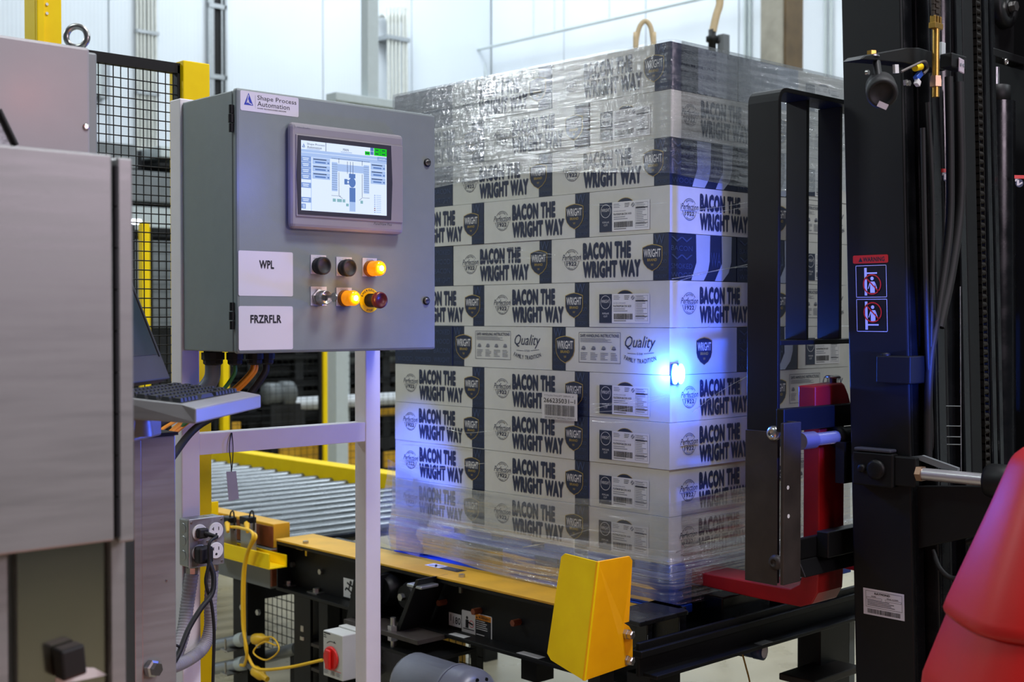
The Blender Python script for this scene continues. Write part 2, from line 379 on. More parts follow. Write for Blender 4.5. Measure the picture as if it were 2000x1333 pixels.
def shield(p, cx, cy, wd, ht, lay=2):
    def outline(k):
        a, b = wd / 2 * k, ht / 2 * k
        pts = [(-a, b * 0.78), (-a * 0.5, b * 0.93), (0, b), (a * 0.5, b * 0.93), (a, b * 0.78), (a, -b * 0.1), (a * 0.86, -b * 0.45), (a * 0.5, -b * 0.78), (0, -b), (-a * 0.5, -b * 0.78), (-a * 0.86, -b * 0.45), (-a, -b * 0.1)]
        return [(cx + x, cy + y) for x, y in pts[::-1]]
    p.poly(outline(1.0), GOLD, lay); p.poly(outline(0.95), NAVY, lay + 1)
    p.text('WRIGHT', cx - wd * 0.42, cx + wd * 0.42, cy + ht * 0.02, cy + ht * 0.32, PAPER, lay + 2, 0.018)
    p.text('BRAND', cx - wd * 0.24, cx + wd * 0.24, cy - ht * 0.13, cy - ht * 0.03, GOLD, lay + 2, 0.01)
    p.text('W', cx - wd * 0.07, cx + wd * 0.07, cy - ht * 0.31, cy - ht * 0.22, GOLD, lay + 2, 0.0)
    return p

# ================================================================== THE SETTING
WX, WY, CEIL = 9.42, 10.36, 7.6
struct(box('floor', CONCRETE, None, -4, WX + 0.2, -4, WY + 0.2, -0.05, 0))
struct(box('ceiling', mat('ceiling_sheet', 'c8ccd0', 0.6), None, -4, WX + 0.2, -4, WY + 0.2, CEIL, CEIL + 0.05))
wl = struct(box('wall_left', PALE, None, -4, WX + 0.2, WY, WY + 0.2, 0, CEIL))
x = WX - 0.03; k = 0
while x > -3.9:
    x2 = max(x - 1.1, -4); box('panel', WALLX, wl, x2 + 0.006, x - 0.006, WY - 0.03, WY - 0.001, 0.0, CEIL, 0.004); x = x2
wr = struct(box('wall_right', PALE, None, WX, WX + 0.2, -4, WY, 0, CEIL))
y = WY - 0.035
while y > -3.9:
    y2 = max(y - 1.1, -4); box('panel', WALLY, wr, WX - 0.03, WX - 0.001, y2 + 0.006, y - 0.006, 0.0, CEIL, 0.004); y = y2
WYF, WXF = WY - 0.03, WX - 0.03

# --- things on and before the walls
CREAM = mat('pale_galvanised', 'c9cbc4', 0.4, 0.3, 0.06, 20)
def conduits(name, label, pxs, ytop, ybend, r, goose=False, group=None):
    yy = WYF - r - (0.06 if goose else 0.015)
    t = thing(name, label, 'conduit', (aY(pxs[0], 400, yy).x, yy, 0), group)
    for i, px in enumerate(pxs):
        a = aY(px, 300, yy); pts = []
        if goose:
            zt = aY(px, ytop, yy).z
            pts = [V((a.x, WYF - 0.03, zt + 0.02)), V((a.x, yy - 0.03, zt + 0.03)), V((a.x, yy - 0.09, zt - 0.06)), V((a.x, yy - 0.10, zt - 0.3)), V((a.x, yy - 0.1, 0.02))]
            pts = spline(pts, 5)
        else:
            zb = aY(px, ybend, yy).z
            pts = [V((a.x, yy, CEIL)), V((a.x, yy, zb + 0.12)), V((a.x, yy, zb)), V((a.x - 0.10, yy, zb - 0.16)), V((a.x - 0.10, yy, zb - 0.3)), V((a.x - 0.10, yy, 0.02))]
        MB().tube(pts, r, 8).build('conduit', CREAM, t)
    if goose:
        a, b = aY(pxs[0] - 4, 75, yy), aY(pxs[-1] + 4, 75, yy)
        box('strut_clamp', GALV, t, a.x, b.x, yy - 0.13, WYF - 0.004, a.z - 0.02, a.z + 0.02)
    else:
        for py in (60, 180):
            a, b = aY(pxs[0] - 4, py, yy), aY(pxs[-1] + 4, py, yy)
            box('strut_clamp', GALV, t, a.x, b.x, yy - r - 0.01, WYF, a.z - 0.015, a.z + 0.015)
    return t
conduits('conduit_bundle', 'bank of six galvanised conduits running down the ribbed wall behind the mesh', [269, 276, 283, 291, 298, 305], 0, 305, 0.014)
conduits('conduit_bundle', 'bank of galvanised conduits with gooseneck tops beside the pale grey post', [747, 754, 761, 768, 776, 782], 36, 0, 0.015, True)
t = thing('door_track', 'dark vertical steel track with silver tubes on the ribbed wall', 'track', aY(420, 600, WYF).xy.to_3d())
yy = WYF - 0.04
for nm, m, p0, p1, dy in (('channel', BLACK, 417, 431, 0.03), ('side_rail', GALV, 406, 417, 0.05), ('side_rail', GALV, 431, 434, 0.05), ('side_rail', GALV, 437, 441, 0.06)):
    box(nm, m, t, aY(p0, 0, yy).x, aY(p1, 0, yy).x, WYF - dy, WYF, 0, CEIL)
for py in (12, 150): box('crosspiece', GALV, t, aY(406, 0, yy).x, aY(441, 0, yy).x, WYF - 0.06, WYF - 0.031, aY(420, py, yy).z - 0.02, aY(420, py, yy).z + 0.02)
t = thing('wall_box', 'pale electrical box on the ribbed wall seen through the guard mesh', 'box', aY(170, 150, WYF - 0.1))
a, b = aY(150, 108, WYF - 0.1), aY(206, 188, WYF - 0.1)
box('body', PALE, t, a.x, b.x - 0.05, WYF - 0.13, WYF, b.z, a.z, 0.006)
box('trim_strip', GALV, t, b.x - 0.05, b.x + 0.02, WYF - 0.10, WYF, b.z - 0.02, a.z + 0.02, 0.004)
# pale gantry frame in front of the left wall
t = thing('gantry_frame', 'pale grey steel post standing on a horizontal beam before the wall', 'frame', aY(700, 618, 7.0).xy.to_3d())
gy = 7.0; bz0, bz1 = aY(690, 203, gy).z, aY(690, 184, gy).z
box('beam', PALE, t, aY(657, 180, gy).x, aY(900, 180, gy).x, gy, gy + 0.12, bz0 + 0.01, bz1, 0.004)
box('lower_flange', PALE, t, aY(680, 180, gy).x, aY(900, 180, gy).x, gy + 0.02, gy + 0.10, bz0 - 0.05, bz0 + 0.01)
box('post', PALE, t, aY(722, 60, gy).x, aY(743, 60, gy).x, gy + 0.02, gy + 0.10, bz1, CEIL, 0.004)
box('leg', PALE, t, aY(657, 180, gy).x, aY(680, 180, gy).x, gy + 0.01, gy + 0.11, 0, bz0 + 0.01)
box('leg', PALE, t, aY(880, 180, gy).x, aY(900, 180, gy).x, gy + 0.01, gy + 0.11, 0, bz0 + 0.01)
# suspended pipe along the right wall
hx = 9.2
t = thing('suspended_pipe', 'thin pale pipe hung from rods along the right hand wall', 'pipe', aX(1100, 60, hx))
p0, p1, p2 = aX(920, 100, hx), aX(1400, -4, hx), aX(955, 152, hx)
p1 = V((hx, p1.y, p0.z)); p1.y = min(p1.y, aX(1640, 0, hx).y)
MB().tube([p0, p1], 0.016, 8).build('pipe', PALE, t)
MB().tube([p0, p0 + V((0.1, -0.1, -0.12)), V((hx + 0.15, p0.y - 0.35, 2.9))], 0.013, 8).build('drop', PALE, t)
for px in (1042, 1083, 1190, 1364):
    q = aX(px, 40, hx); MB().tube([V((hx, q.y, p0.z)), V((hx, q.y, CEIL))], 0.007, 6).build('hanger', PALE, t)
# rusty column
t = thing('steel_column', 'rust stained grey steel box column beside the white wall', 'column', aX(1510, 618, 8.6).xy.to_3d())
ya, yb = aX(1485, 50, 8.6).y, aX(1528, 50, 8.6).y
STAIN = mat('stained_steel', '8f8a7c', 0.6, 0, 0.3, 5)
box('web', STAIN, t, 8.6, 8.83, yb, ya, 0, CEIL, 0.005)
box('flange', mat('rust_brown_steel', '5c4a30', 0.65, 0, 0.25, 8), t, 8.62, 8.86, yb - 0.02, yb, 0, CEIL)
# thin conduits on the right wall
for i, (pxs, lab) in enumerate((((1455, 1464), 'pair of thin white conduits on the right wall, left of the rusty column'), ((1612, 1623), 'pair of thin white conduits on the right wall beside the black mast'))):
    t = thing('wall_conduit', lab, 'conduit', aX(pxs[0], 618, WXF - 0.02).xy.to_3d())
    for px in pxs:
        q = aX(px, 60, WXF - 0.02); MB().tube([V((WXF - 0.018, q.y, 0)), V((WXF - 0.018, q.y, CEIL))], 0.014, 8).build('conduit', PALE, t)
# beige hoses above the stack
hd = 6.6
t = thing('looped_hose', 'beige ribbed hose arching up behind the wrapped pallet', 'hose', aD(1258, 618, hd).xy.to_3d())
pts = [aD(1241, 160, hd), aD(1242, 95, hd), aD(1244, 72, hd), aD(1249, 53, hd), aD(1256, 43, hd), aD(1263, 42, hd), aD(1270, 51, hd), aD(1274, 70, hd), aD(1276, 95, hd), aD(1277, 160, hd)]
pts = [V((pts[0].x, pts[0].y, 0.0))] + pts + [V((pts[-1].x, pts[-1].y, 0.0))]
MB().tube(spline(pts, 8), 0.013, 10).build('hose', BEIGE, t)
t = thing('hose_stand', 'pale beige hose coupled to a dark valve above the pallet', 'hose', aD(1395, 618, hd).xy.to_3d())
pts = [aD(1398, -60, hd), aD(1406, 0, hd), aD(1399, 30, hd), aD(1392, 62, hd)]
MB().tube(spline(pts, 6), 0.02, 10).build('hose', BEIGE, t)
a = aD(1391, 62, hd)
m = MB(); m.lathe(a + V((0, 0, 0.01)), (0, 0, -1), [(0.012, 0), (0.02, 0.0), (0.02, 0.03), (0.032, 0.035), (0.032, 0.06), (0.02, 0.065), (0.02, 0.12)], 12); m.build('valve', BLACK, t)
q = aD(1412, 82, hd); m = MB().box(q.x - 0.02, q.x + 0.03, q.y - 0.02, q.y + 0.02, 0.0, aD(1412, 68, hd).z); m.build('stand', MIDG, t)
m = MB().cyl(a + V((0, 0, -0.05)), V((q.x, q.y, a.z - 0.05)), 0.012, 8); m.build('elbow', BLACK, t)

# ================================================================== MIDDLE GROUND: fences, conveyors, machines
def fence(name, label, P, Q, z0, z1, pitch, post_m, rails=True, wires=True, wr_=0.0016, posts=(0, 1), pw=0.06, zp=None):
    P, Q = V(P), V(Q); L = (Q - P).length; d = (Q - P).normalized(); n = V((-d.y, d.x, 0))
    t = thing(name, label, 'fence', P)
    for i in posts:
        b = P + d * (L * i); MB().obox(b - d * pw / 2 - n * pw / 2, d * pw, n * pw, V((0, 0, (zp or z1 + 0.05)))).build('post', post_m, t, 0.003)
    if rails:
        for nm, z in (('top_rail', z1), ('bottom_rail', z0)):
            MB().obox(P + V((0, 0, z - 0.02)) - n * 0.012 + d * pw * 0.6, d * (L - pw * 1.2), n * 0.024, V((0, 0, 0.04))).build(nm, BLACK, t)
        for s_ in (pw * 0.6, L - pw * 0.6 - 0.024):
            MB().obox(P + d * s_ + V((0, 0, z0)) - n * 0.012, d * 0.024, n * 0.024, V((0, 0, z1 - z0))).build('stile', BLACK, t)
    if wires:
        m = MB(); k = int(L / pitch)
        for i in range(1, k): m.tube([P + d * (i * L / k) + V((0, 0, z0)), P + d * (i * L / k) + V((0, 0, z1))], wr_, 4, caps=False, smooth=False)
        k = int((z1 - z0) / pitch)
        for i in range(1, k): m.tube([P + d * pw * 0.6 + n * wr_ * 2 + V((0, 0, z0 + i * (z1 - z0) / k)), Q - d * pw * 0.6 + n * wr_ * 2 + V((0, 0, z0 + i * (z1 - z0) / k))], wr_, 4, caps=False, smooth=False)
        o = m.build('wire_mesh', BLACK, t, kind='stuff')
    return t
FY = 8.5
fp = [aY(px, 700, FY) for px in (634, 438, 283)]
fence('guard_fence', 'far black mesh guard fence between two yellow posts under the control box', (fp[1].x, FY, 0), (fp[0].x, FY, 0), 0.12, 2.12, 0.055, YEL, posts=(0, 1), pw=0.055, wr_=0.002)
fence('guard_fence', 'far mesh fence bay seen at left through the nearer mesh', (fp[2].x, FY, 0), (fp[1].x - 0.03, FY, 0), 0.12, 2.12, 0.055, YEL, posts=(0,), pw=0.06, wr_=0.002)
fence('guard_fence', 'far black mesh guard fence running on behind the pallet', (fp[0].x + 0.03, FY, 0), (8.9, FY, 0), 0.12, 2.12, 0.055, YEL, posts=(1,), pw=0.055, wr_=0.002)
def at_back(pa, pb, yy): a, b = aY(*pa, yy), aY(*pb, yy); return a.x, b.x, b.z, a.z
t = thing('press_line', 'dark machine line of stacked covers and beams behind the far fence', 'machine', (6.0, 9.4, 0))
rp = random.Random(3)
xq = aY(372, 700, 9.3).x
for zz, hh, dy in ((0.0, 0.28, 0.0), (0.31, 0.10, -0.08), (0.43, 0.16, 0.05), (0.62, 0.08, -0.06), (0.73, 0.13, 0.04), (0.90, 0.05, -0.05), (0.99, 0.10, 0.03), (1.13, 0.05, -0.06), (1.24, 0.06, 0.02), (1.36, 0.05, -0.03)):
    xx = xq
    while xx < 8.8:
        x2 = min(xx + rp.uniform(0.4, 1.3), 8.8); box('cover', rp.choice((DARKM, DARKM, BLACK, BLACK, WORN)), t, xx + 0.008, x2 - 0.008, 9.3 + dy, 9.6, zz, zz + hh * rp.uniform(0.8, 1)); xx = x2
for i in range(8): box('upright', DARKM, t, xq + 0.05 + i * 0.47, xq + 0.13 + i * 0.47, 9.28, 9.36, 0, 1.62)
for i in range(7): box('panel', rp.choice((MIDG, PALE, DARKM)), t, xq + 0.1 + i * 0.5, xq + 0.1 + i * 0.5 + rp.uniform(0.1, 0.3), 9.40, 9.44, 1.05, 1.45)
box('backing', DARKM, t, xq, 8.8, 9.61, 9.66, 0, 1.42)
def ystrip(nm, m, pa, pb, yy, th=0.04): x0_, x1_, z0_, z1_ = at_back(pa, pb, yy); return box(nm, m, t, x0_, x1_, yy, yy + th, z0_, z1_)
ystrip('yellow_edge', YELW, (700, 803), (800, 809), 9.15)
t = thing('film_roll_bed', 'long white film covered roller behind the far fence', 'roller', (aY(680, 700, 9.0).x, 9.0, 0))
a, b = aY(566, 790, 9.0), aY(800, 794, 9.0)
MB().cyl(a, V((b.x, 9.0, a.z)), 0.055, 14).build('roll', WROLL, t)
for xx in (a.x + 0.1, b.x - 0.1): box('leg', DARKM, t, xx - 0.03, xx + 0.03, 8.97, 9.03, 0, a.z - 0.045)
t = thing('gear_motor', 'grey gear motor on a dark stand behind the far fence', 'motor', (aY(550, 700, 8.85).x, 8.85, 0))
a, b = aY(516, 770, 8.85), aY(582, 770, 8.85)
d = (b - a).normalized()
MB().lathe(a, d, [(0.03, 0), (0.08, 0.01), (0.09, 0.03), (0.09, 0.12), (0.075, 0.125), (0.075, 0.15), (0.105, 0.155), (0.105, 0.25), (0.09, 0.26)], 16).build('housing', MIDG, t)
box('stand', DARKM, t, a.x + 0.02, b.x - 0.02, 8.78, 8.92, 0, a.z - 0.085)
def ypanel(lab, pa, pb, yy):
    global t
    x0_, x1_, z0_, z1_ = at_back(pa, pb, yy); t = thing('sheet_guard', lab, 'guard', (x0_, yy, 0))
    box('sheet', YELW, t, x0_, x1_, yy, yy + 0.03, z0_, z1_); box('leg', DARKM, t, (x0_ + x1_) / 2 - 0.03, (x0_ + x1_) / 2 + 0.03, yy + 0.005, yy + 0.025, 0, z0_)
ypanel('wide dull yellow sheet guard low behind the far fence', (548, 866), (622, 908), 8.66)
ypanel('narrow dull yellow sheet guard right of the fence post', (650, 862), (697, 912), 8.66)
ypanel('small dull yellow sheet guard beside the pallet stack', (752, 884), (790, 910), 8.66)
ypanel('small yellow sheet guard beside the nearer fence post', (452, 826), (470, 842), 8.66)
t = thing('grey_pillar', 'pale grey pillar behind the far mesh fence', 'pillar', (aY(668, 700, 9.08).x, 9.12, 0))
x0_, x1_, z0_, z1_ = at_back((656, 690), (680, 760), 9.08)
box('shaft', PALE, t, x0_, x1_, 9.06, 9.14, 0, 3.0); box('base_plate', DARKM, t, x0_ - 0.04, x1_ + 0.04, 9.05, 9.15, 0, 0.02)
# grey machinery seen through the near mesh
t = thing('palletiser_housing', 'pale grey machine housing seen through the mesh, left of the control box', 'machine', (4.6, 9.2, 0))
gy = 9.3
for nm, m, pa, pb in (('hood', MIDG, (150, 272), (268, 330)), ('cabinet', PALE, (312, 285), (372, 312)), ('duct', BLACK, (312, 318), (372, 330)), ('lower_cabinet', MIDG, (250, 332), (372, 400)), ('panel', PALE, (250, 402), (372, 455)), ('base', BLACK, (240, 456), (372, 466)), ('skirt', MIDG, (240, 468), (372, 640))):
    a, b = aY(*pa, gy), aY(*pb, gy); box(nm, m, t, a.x, b.x, gy + random.uniform(-0.02, 0.02), gy + 0.4, b.z, a.z, 0.006)
a, b = aY(150, 300, gy), aY(372, 300, gy); box('plinth', DARKM, t, a.x, b.x, gy + 0.05, gy + 0.4, 0, aY(240, 640, gy).z); box('backing_post', DARKM, t, a.x, b.x, gy + 0.3, gy + 0.4, aY(240, 640, gy).z, aY(150, 272, gy).z)
t = thing('strip_lamp', 'bright white lamp seen through the mesh beside a yellow post', 'lamp', aY(263, 433, 8.8))
a, b = aY(252, 428, 8.8), aY(276, 438, 8.8)
MB().box(a.x, b.x, 8.8, 8.83, b.z, a.z).build('lens', emit('lamp_white', 'eaf2ff', 6), t); box('bracket', BLACK, t, (a.x + b.x) / 2 - 0.015, (a.x + b.x) / 2 + 0.015, 8.83, 8.86, 0, b.z + 0.01)

# ---------- near fence with yellow posts
NFY = 3.25
t = thing('guard_fence', 'near black framed mesh panel between two yellow posts behind the control box', 'fence', (aY(384, 600, NFY).x, NFY, 0))
pa, pb = aY(358, 125, NFY - 0.03).x, aY(410, 125, NFY - 0.03).x; ptop = aY(384, 121, NFY - 0.03).z
box('post', YEL, t, pa, pb, NFY - 0.03, NFY + 0.05, 0.01, ptop, 0.003)
box('base_plate', YEL, t, pa - 0.04, pb + 0.04, NFY - 0.07, NFY + 0.09, 0, 0.012)
qa, qb = aY(72, 40, NFY - 0.03).x, aY(124, 40, NFY - 0.03).x; qm = aY(87, 40, NFY - 0.03).x
m = MB().box(qa, qb, NFY - 0.02, NFY + 0.05, 0.01, 2.75); m.box(qa, qm, NFY - 0.032, NFY - 0.02, 0.01, 2.75); m.build('post', YEL, t, 0.003)
m = MB()
for py in (8, 26): q = aY(89, py, NFY - 0.02); m.cyl(q + V((0.003, -0.003, 0)), q + V((0.003, 0.001, 0)), 0.004, 10)
m.build('bolt_hole', PAPER, t)
zt = aY(270, 118, NFY).z
box('top_rail', BLACK, t, qb, pa, NFY - 0.012, NFY + 0.012, aY(300, 138, NFY).z, aY(300, 118, NFY).z)
box('stile', BLACK, t, aY(343, 160, NFY).x, pa, NFY - 0.012, NFY + 0.012, 0.1, zt); box('stile', BLACK, t, qb, qb + 0.018, NFY - 0.012, NFY + 0.012, 0.1, zt)
box('bottom_rail', BLACK, t, qb, pa, NFY - 0.012, NFY + 0.012, 0.08, 0.115)
m = MB(); n = 16; xs0, xs1 = qb + 0.015, aY(343, 160, NFY).x
px = 193.0
while px < 346: xx = aY(px, 300, NFY).x; m.tube([V((xx, NFY, 0.1)), V((xx, NFY, zt - 0.01))], 0.0017, 4, caps=False); px += 14.55
zz = zt - 0.055; 
while zz > 0.12: m.tube([V((xs0, NFY - 0.003, zz)), V((xs1 + 0.005, NFY - 0.003, zz))], 0.0017, 4, caps=False); zz -= 0.0258
m.build('wire_mesh', BLACK, t, kind='stuff')

# ================================================================== ROLLER CONVEYOR
t = thing('roller_conveyor', 'silver roller conveyor with yellow side rails feeding the pallet', 'conveyor', (3.1, 5.0, 0))
RT = 0.70
ROLL = mat('roller_zinc', '6f7376', 0.26, 0.9, 0.10, 8, stretch=(1, 4, 4), rvar=0.06)
y = 3.98
while y < 8.2:
    MB().cyl((2.60, y, RT - 0.03), (3.68, y, RT - 0.03), 0.030, 16).build('roller', ROLL, t); y += 0.125
box('far_rail', YEL, t, 3.70, 3.80, 3.60, 8.3, 0.60, 0.755, 0.004)
box('far_beam', BLACK, t, 3.69, 3.75, 3.60, 8.3, 0.47, 0.60)
box('near_rail', YELW, t, 2.515, 2.585, 3.93, 8.3, 0.665, 0.752, 0.003)
box('rail_side', RUST, t, 2.510, 2.514, 3.93, 8.3, 0.668, 0.742)
box('near_beam', MIDG, t, 2.50, 2.585, 3.93, 8.3, 0.52, 0.664, 0.003); box('end_plate', RUST, t, 2.50, 2.585, 3.92, 3.929, 0.53, 0.66)
for yy in (4.1, 5.9, 7.9):
    for xx in (2.51, 3.69): box('leg', BLACK, t, xx, xx + 0.075, yy, yy + 0.10, 0, 0.53 if xx < 3 else 0.48)
    box('cross_brace', BLACK, t, 2.585, 3.69, yy + 0.02, yy + 0.06, 0.44, 0.50)
for yy in (4.02, 4.13): 
    for zz in (0.30, 0.42): MB().hexnut((2.51, yy, zz), (-1, 0, 0), 0.011, 0.01).build('bolt', ZINC, t)
# photo-eye bracket channel on the near side
t = thing('sensor_bracket', 'yellow channel bracket carrying two sensor plugs on the conveyor side', 'bracket', (2.45, 4.1, 0.64))
bx = 2.42
a, b = aX(395, 1035, bx), aX(525, 1068, bx)
a = V((bx, a.y, 0.67)); 
m = MB(); m.box(bx, bx + 0.005, b.y, a.y, 0.622, 0.672); m.box(bx, bx + 0.075, b.y, a.y, 0.617, 0.622); m.box(bx + 0.07, bx + 0.075, b.y, a.y, 0.622, 0.66)
m.build('channel', YEL, t, 0.0015)
q0, q1 = aX(392, 995, bx + 0.06), aX(420, 995, bx + 0.06)
m = MB(); m.box(bx + 0.03, bx + 0.035, q1.y, q0.y, 0.622, 0.79); m.box(bx + 0.03, bx + 0.075, q1.y, q1.y + 0.005, 0.622, 0.80); m.box(bx + 0.03, bx + 0.075, q0.y - 0.005, q0.y, 0.622, 0.80); m.build('upright', YEL, t, 0.0015)
MB().hexnut((bx + 0.03, (q0.y + q1.y) / 2, 0.745), (-1, 0, 0), 0.010, 0.008).build('bolt', ZINC, t)
for px in (446, 484):
    a = aX(px, 1018, bx + 0.04); MB().box(a.x - 0.012, a.x + 0.014, a.y - 0.035, a.y + 0.03, 0.622, a.z - 0.005).build('bracket_plate', GALV, t)
    m = MB().box(a.x - 0.018, a.x + 0.018, a.y - 0.03, a.y + 0.03, a.z - 0.012, a.z + 0.016); m.build('sensor', BLACK, t, 0.003)
    m = MB().tube(spline([a + V((0, -0.01, 0.014)), a + V((0, -0.02, 0.035)), a + V((0, -0.035, 0.038)), a + V((0, -0.042, 0.01)), a + V((0, -0.042, -0.03))], 6), 0.003, 6); m.build('cable_tie', BLACK, t)
    MB().cyl(a + V((-0.016, -0.02, -0.005)), a + V((-0.035, -0.055, -0.03)), 0.011, 10, r2=0.006).build('plug', YCAB, t)
    box('bracket_foot', GALV, t, a.x - 0.03, a.x + 0.02, a.y - 0.05, a.y + 0.04, 0.6721, 0.6725) if False else None
# yellow sensor cables hanging down
cx = bx - 0.02
def cable(name, label, pts, r, m, n=8, cat='cable', group=None, rib=0):
    o = MB().tube(spline(pts, n), r, 8).build(name, m); tag(o, label, cat, group); return o
pts = [aX(492, 1040, cx + 0.03), aX(500, 1050, cx), aX(485, 1078, cx), aX(478, 1120, cx), aX(477, 1190, cx), aX(479, 1260, cx), aX(487, 1288, cx), aX(505, 1308, cx), aX(560, 1305, cx + 0.02), aX(630, 1290, cx + 0.06)]
cable('sensor_cable', 'yellow sensor cable dropping from the bracket then running right', pts, 0.0055, YCAB)
pts = [aX(450, 1030, cx + 0.05), aX(470, 1032, cx + 0.02), aX(494, 1044, cx - 0.012), aX(481, 1085, cx - 0.012), aX(474, 1130, cx - 0.01), aX(474, 1220, cx - 0.01), aX(482, 1270, cx - 0.01), aX(478, 1298, cx), aX(470, 1300, cx)]
cable('sensor_cable', 'yellow sensor cable looping at its lower end beside the conduits', pts, 0.0055, YCAB)
pts = [aX(500, 1255, cx + 0.1), aX(530, 1245, cx + 0.08), aX(545, 1270, cx + 0.06), aX(520, 1290, cx + 0.06), aX(495, 1275, cx + 0.06), aX(515, 1255, cx + 0.08), aX(540, 1262, cx + 0.1)]
cable('sensor_cable', 'coiled thin yellow cable among the yellow connectors', pts, 0.003, YCAB)
# low mesh guard and pipes with connectors
t = thing('cable_tray', 'low black wire mesh tray under the conveyor', 'tray', (2.75, 4.0, 0.3))
m = MB(); ty = 2.87
for i in range(46):
    yy = 3.2 + i * 0.035; m.tube([V((ty, yy, 0.13)), V((ty, yy, 0.42))], 0.002, 4, caps=False)
for i in range(9): m.tube([V((ty, 3.2, 0.13 + i * 0.036)), V((ty, 4.78, 0.13 + i * 0.036))], 0.002, 4, caps=False)
m.build('wire_mesh', BLACK, t, kind='stuff')
for yy in (3.22, 4.72): box('leg', BLACK, t, ty - 0.01, ty + 0.02, yy, yy + 0.03, 0, 0.42)
for i, (py, lab, py2) in enumerate(((1267, 'upper grey conduit pipe with a yellow connector end', 1250), (1312, 'lower grey conduit pipe clamped beneath the upper one', 1297))):
    t = thing('conduit_pipe', lab, 'conduit', aX(430, py, cx + 0.1))
    a, b = aX(392, py, cx + 0.1), aX(472, py2, cx + 0.1)
    a2 = a + (a - b) * 1.5
    MB().tube([a2, b], 0.022, 12).build('pipe', GALV, t)
    MB().tube([b - (b - a).normalized() * 0.02, b + (b - a).normalized() * 0.025], 0.026, 12).build('collar', PALE, t)
    q = aX(446, (py + py2) / 2, cx + 0.07); m = MB().box(q.x - 0.02, q.x + 0.05, q.y - 0.025, q.y + 0.025, q.z - 0.024, q.z - 0.019); m.build('clamp', ZINC, t)
    MB().cyl(q + V((-0.012, 0, -0.03)), q + V((-0.012, 0, 0.02)), 0.004, 8).build('clamp_bolt', ZINC, t)
    d = (b - a).normalized()
    m = MB().lathe(b + d * 0.025, d + V((0, 0, -0.1 - 0.35 * i)), [(0.011, 0), (0.011, 0.05), (0.014, 0.05), (0.014, 0.07)], 10); m.build('connector', ZINC, t)
    e = b + d * 0.09 + V((0, 0, -0.008 - 0.025 * i)); m = MB().lathe(e, d + V((0, 0, -0.1 - 0.35 * i)), [(0.016, 0), (0.02, 0.005), (0.02, 0.05), (0.012, 0.06), (0.01, 0.09)], 10); m.build('plug', YCAB, t)
    box('support_post', DARKM, t, a2.x - 0.01, a2.x + 0.01, a2.y - 0.02, a2.y + 0.02, 0, a2.z)
t = thing('conduit_pipe', 'short grey pipe end beside the black adjusting leg', 'conduit', aX(540, 1290, 2.62))
a, b = aX(522, 1283, 2.62), aX(580, 1268, 2.62); MB().tube([a, b], 0.024, 12).build('pipe', GALV, t); box('support_post', DARKM, t, a.x - 0.01, a.x + 0.01, b.y, b.y + 0.03, 0, b.z)

# ================================================================== PALLET CONVEYOR (black frame with yellow cover strip)
t = thing('pallet_conveyor', 'black steel pallet conveyor with worn yellow cover strip under the load', 'conveyor', (2.9, 3.0, 0))
ZT = 0.70; y0, y1 = 2.24, 3.885
m = MB(); m.box(2.555, 2.567, y0, y1, 0.525, ZT); m.box(2.497, 2.555, y0, y1, ZT - 0.012, ZT); m.box(2.495, 2.555, y0, y1, 0.525, 0.537); m.build('near_beam', BLACK, t, 0.002)
box('cover_strip', YELW, t, 2.494, 2.655, 2.262, 3.885, ZT + 0.0005, ZT + 0.007, 0.001)
m = MB().box(2.499, 2.555, 3.880, 3.886, 0.537, ZT - 0.012); m.build('end_cap', BLACK, t)
for pxy in ((548, 1085), (548, 1118), (574, 1103), (629, 1117), (1015, 1215), (938, 1193), (870, 1176)):
    q = aX(*pxy, 2.555); MB().hexnut(q, (-1, 0, 0), 0.010, 0.012 if pxy[0] < 800 else 0.03).build('bolt', ZINC if pxy[0] < 800 else RUST, t)
for pxy in ((597, 1062), (902, 1128)): q = aZ(*pxy, ZT + 0.007); MB().hexnut(q, (0, 0, 1), 0.010, 0.009).build('bolt', ZINC, t)
for pxy in ((594, 1075), (893, 1143)): q = aX(*pxy, 2.535); m = MB().box(q.x - 0.02, q.x + 0.02, q.y - 0.02, q.y + 0.02, ZT - 0.018, ZT - 0.0125); m.box(q.x - 0.004, q.x + 0.004, q.y - 0.022, q.y - 0.012, ZT - 0.04, ZT - 0.013); m.build('clip', ZINC, t)
for pxy in ((563, 1143), (618, 1158)): q = aZ(*pxy, 0.538); m = MB().box(q.x - 0.02, q.x + 0.015, q.y - 0.03, q.y + 0.03, 0.537, 0.541); m.hexnut((q.x, q.y, 0.541), (0, 0, 1), 0.012, 0.012); m.build('foot_clamp', ZINC, t)
m = MB(); m.box(3.50, 3.512, y0, y1, 0.525, ZT); m.box(3.512, 3.57, y0, y1, ZT - 0.012, ZT); m.build('far_beam', BLACK, t)
for xx in (2.70, 3.08, 3.42): box('chain_rail', BLACKG, t, xx, xx + 0.06, 2.26, 3.88, 0.60, 0.682, 0.003)
for yy in (2.6, 3.3, 3.8): box('cross_member', BLACK, t, 2.567, 3.50, yy, yy + 0.06, 0.535, 0.60)
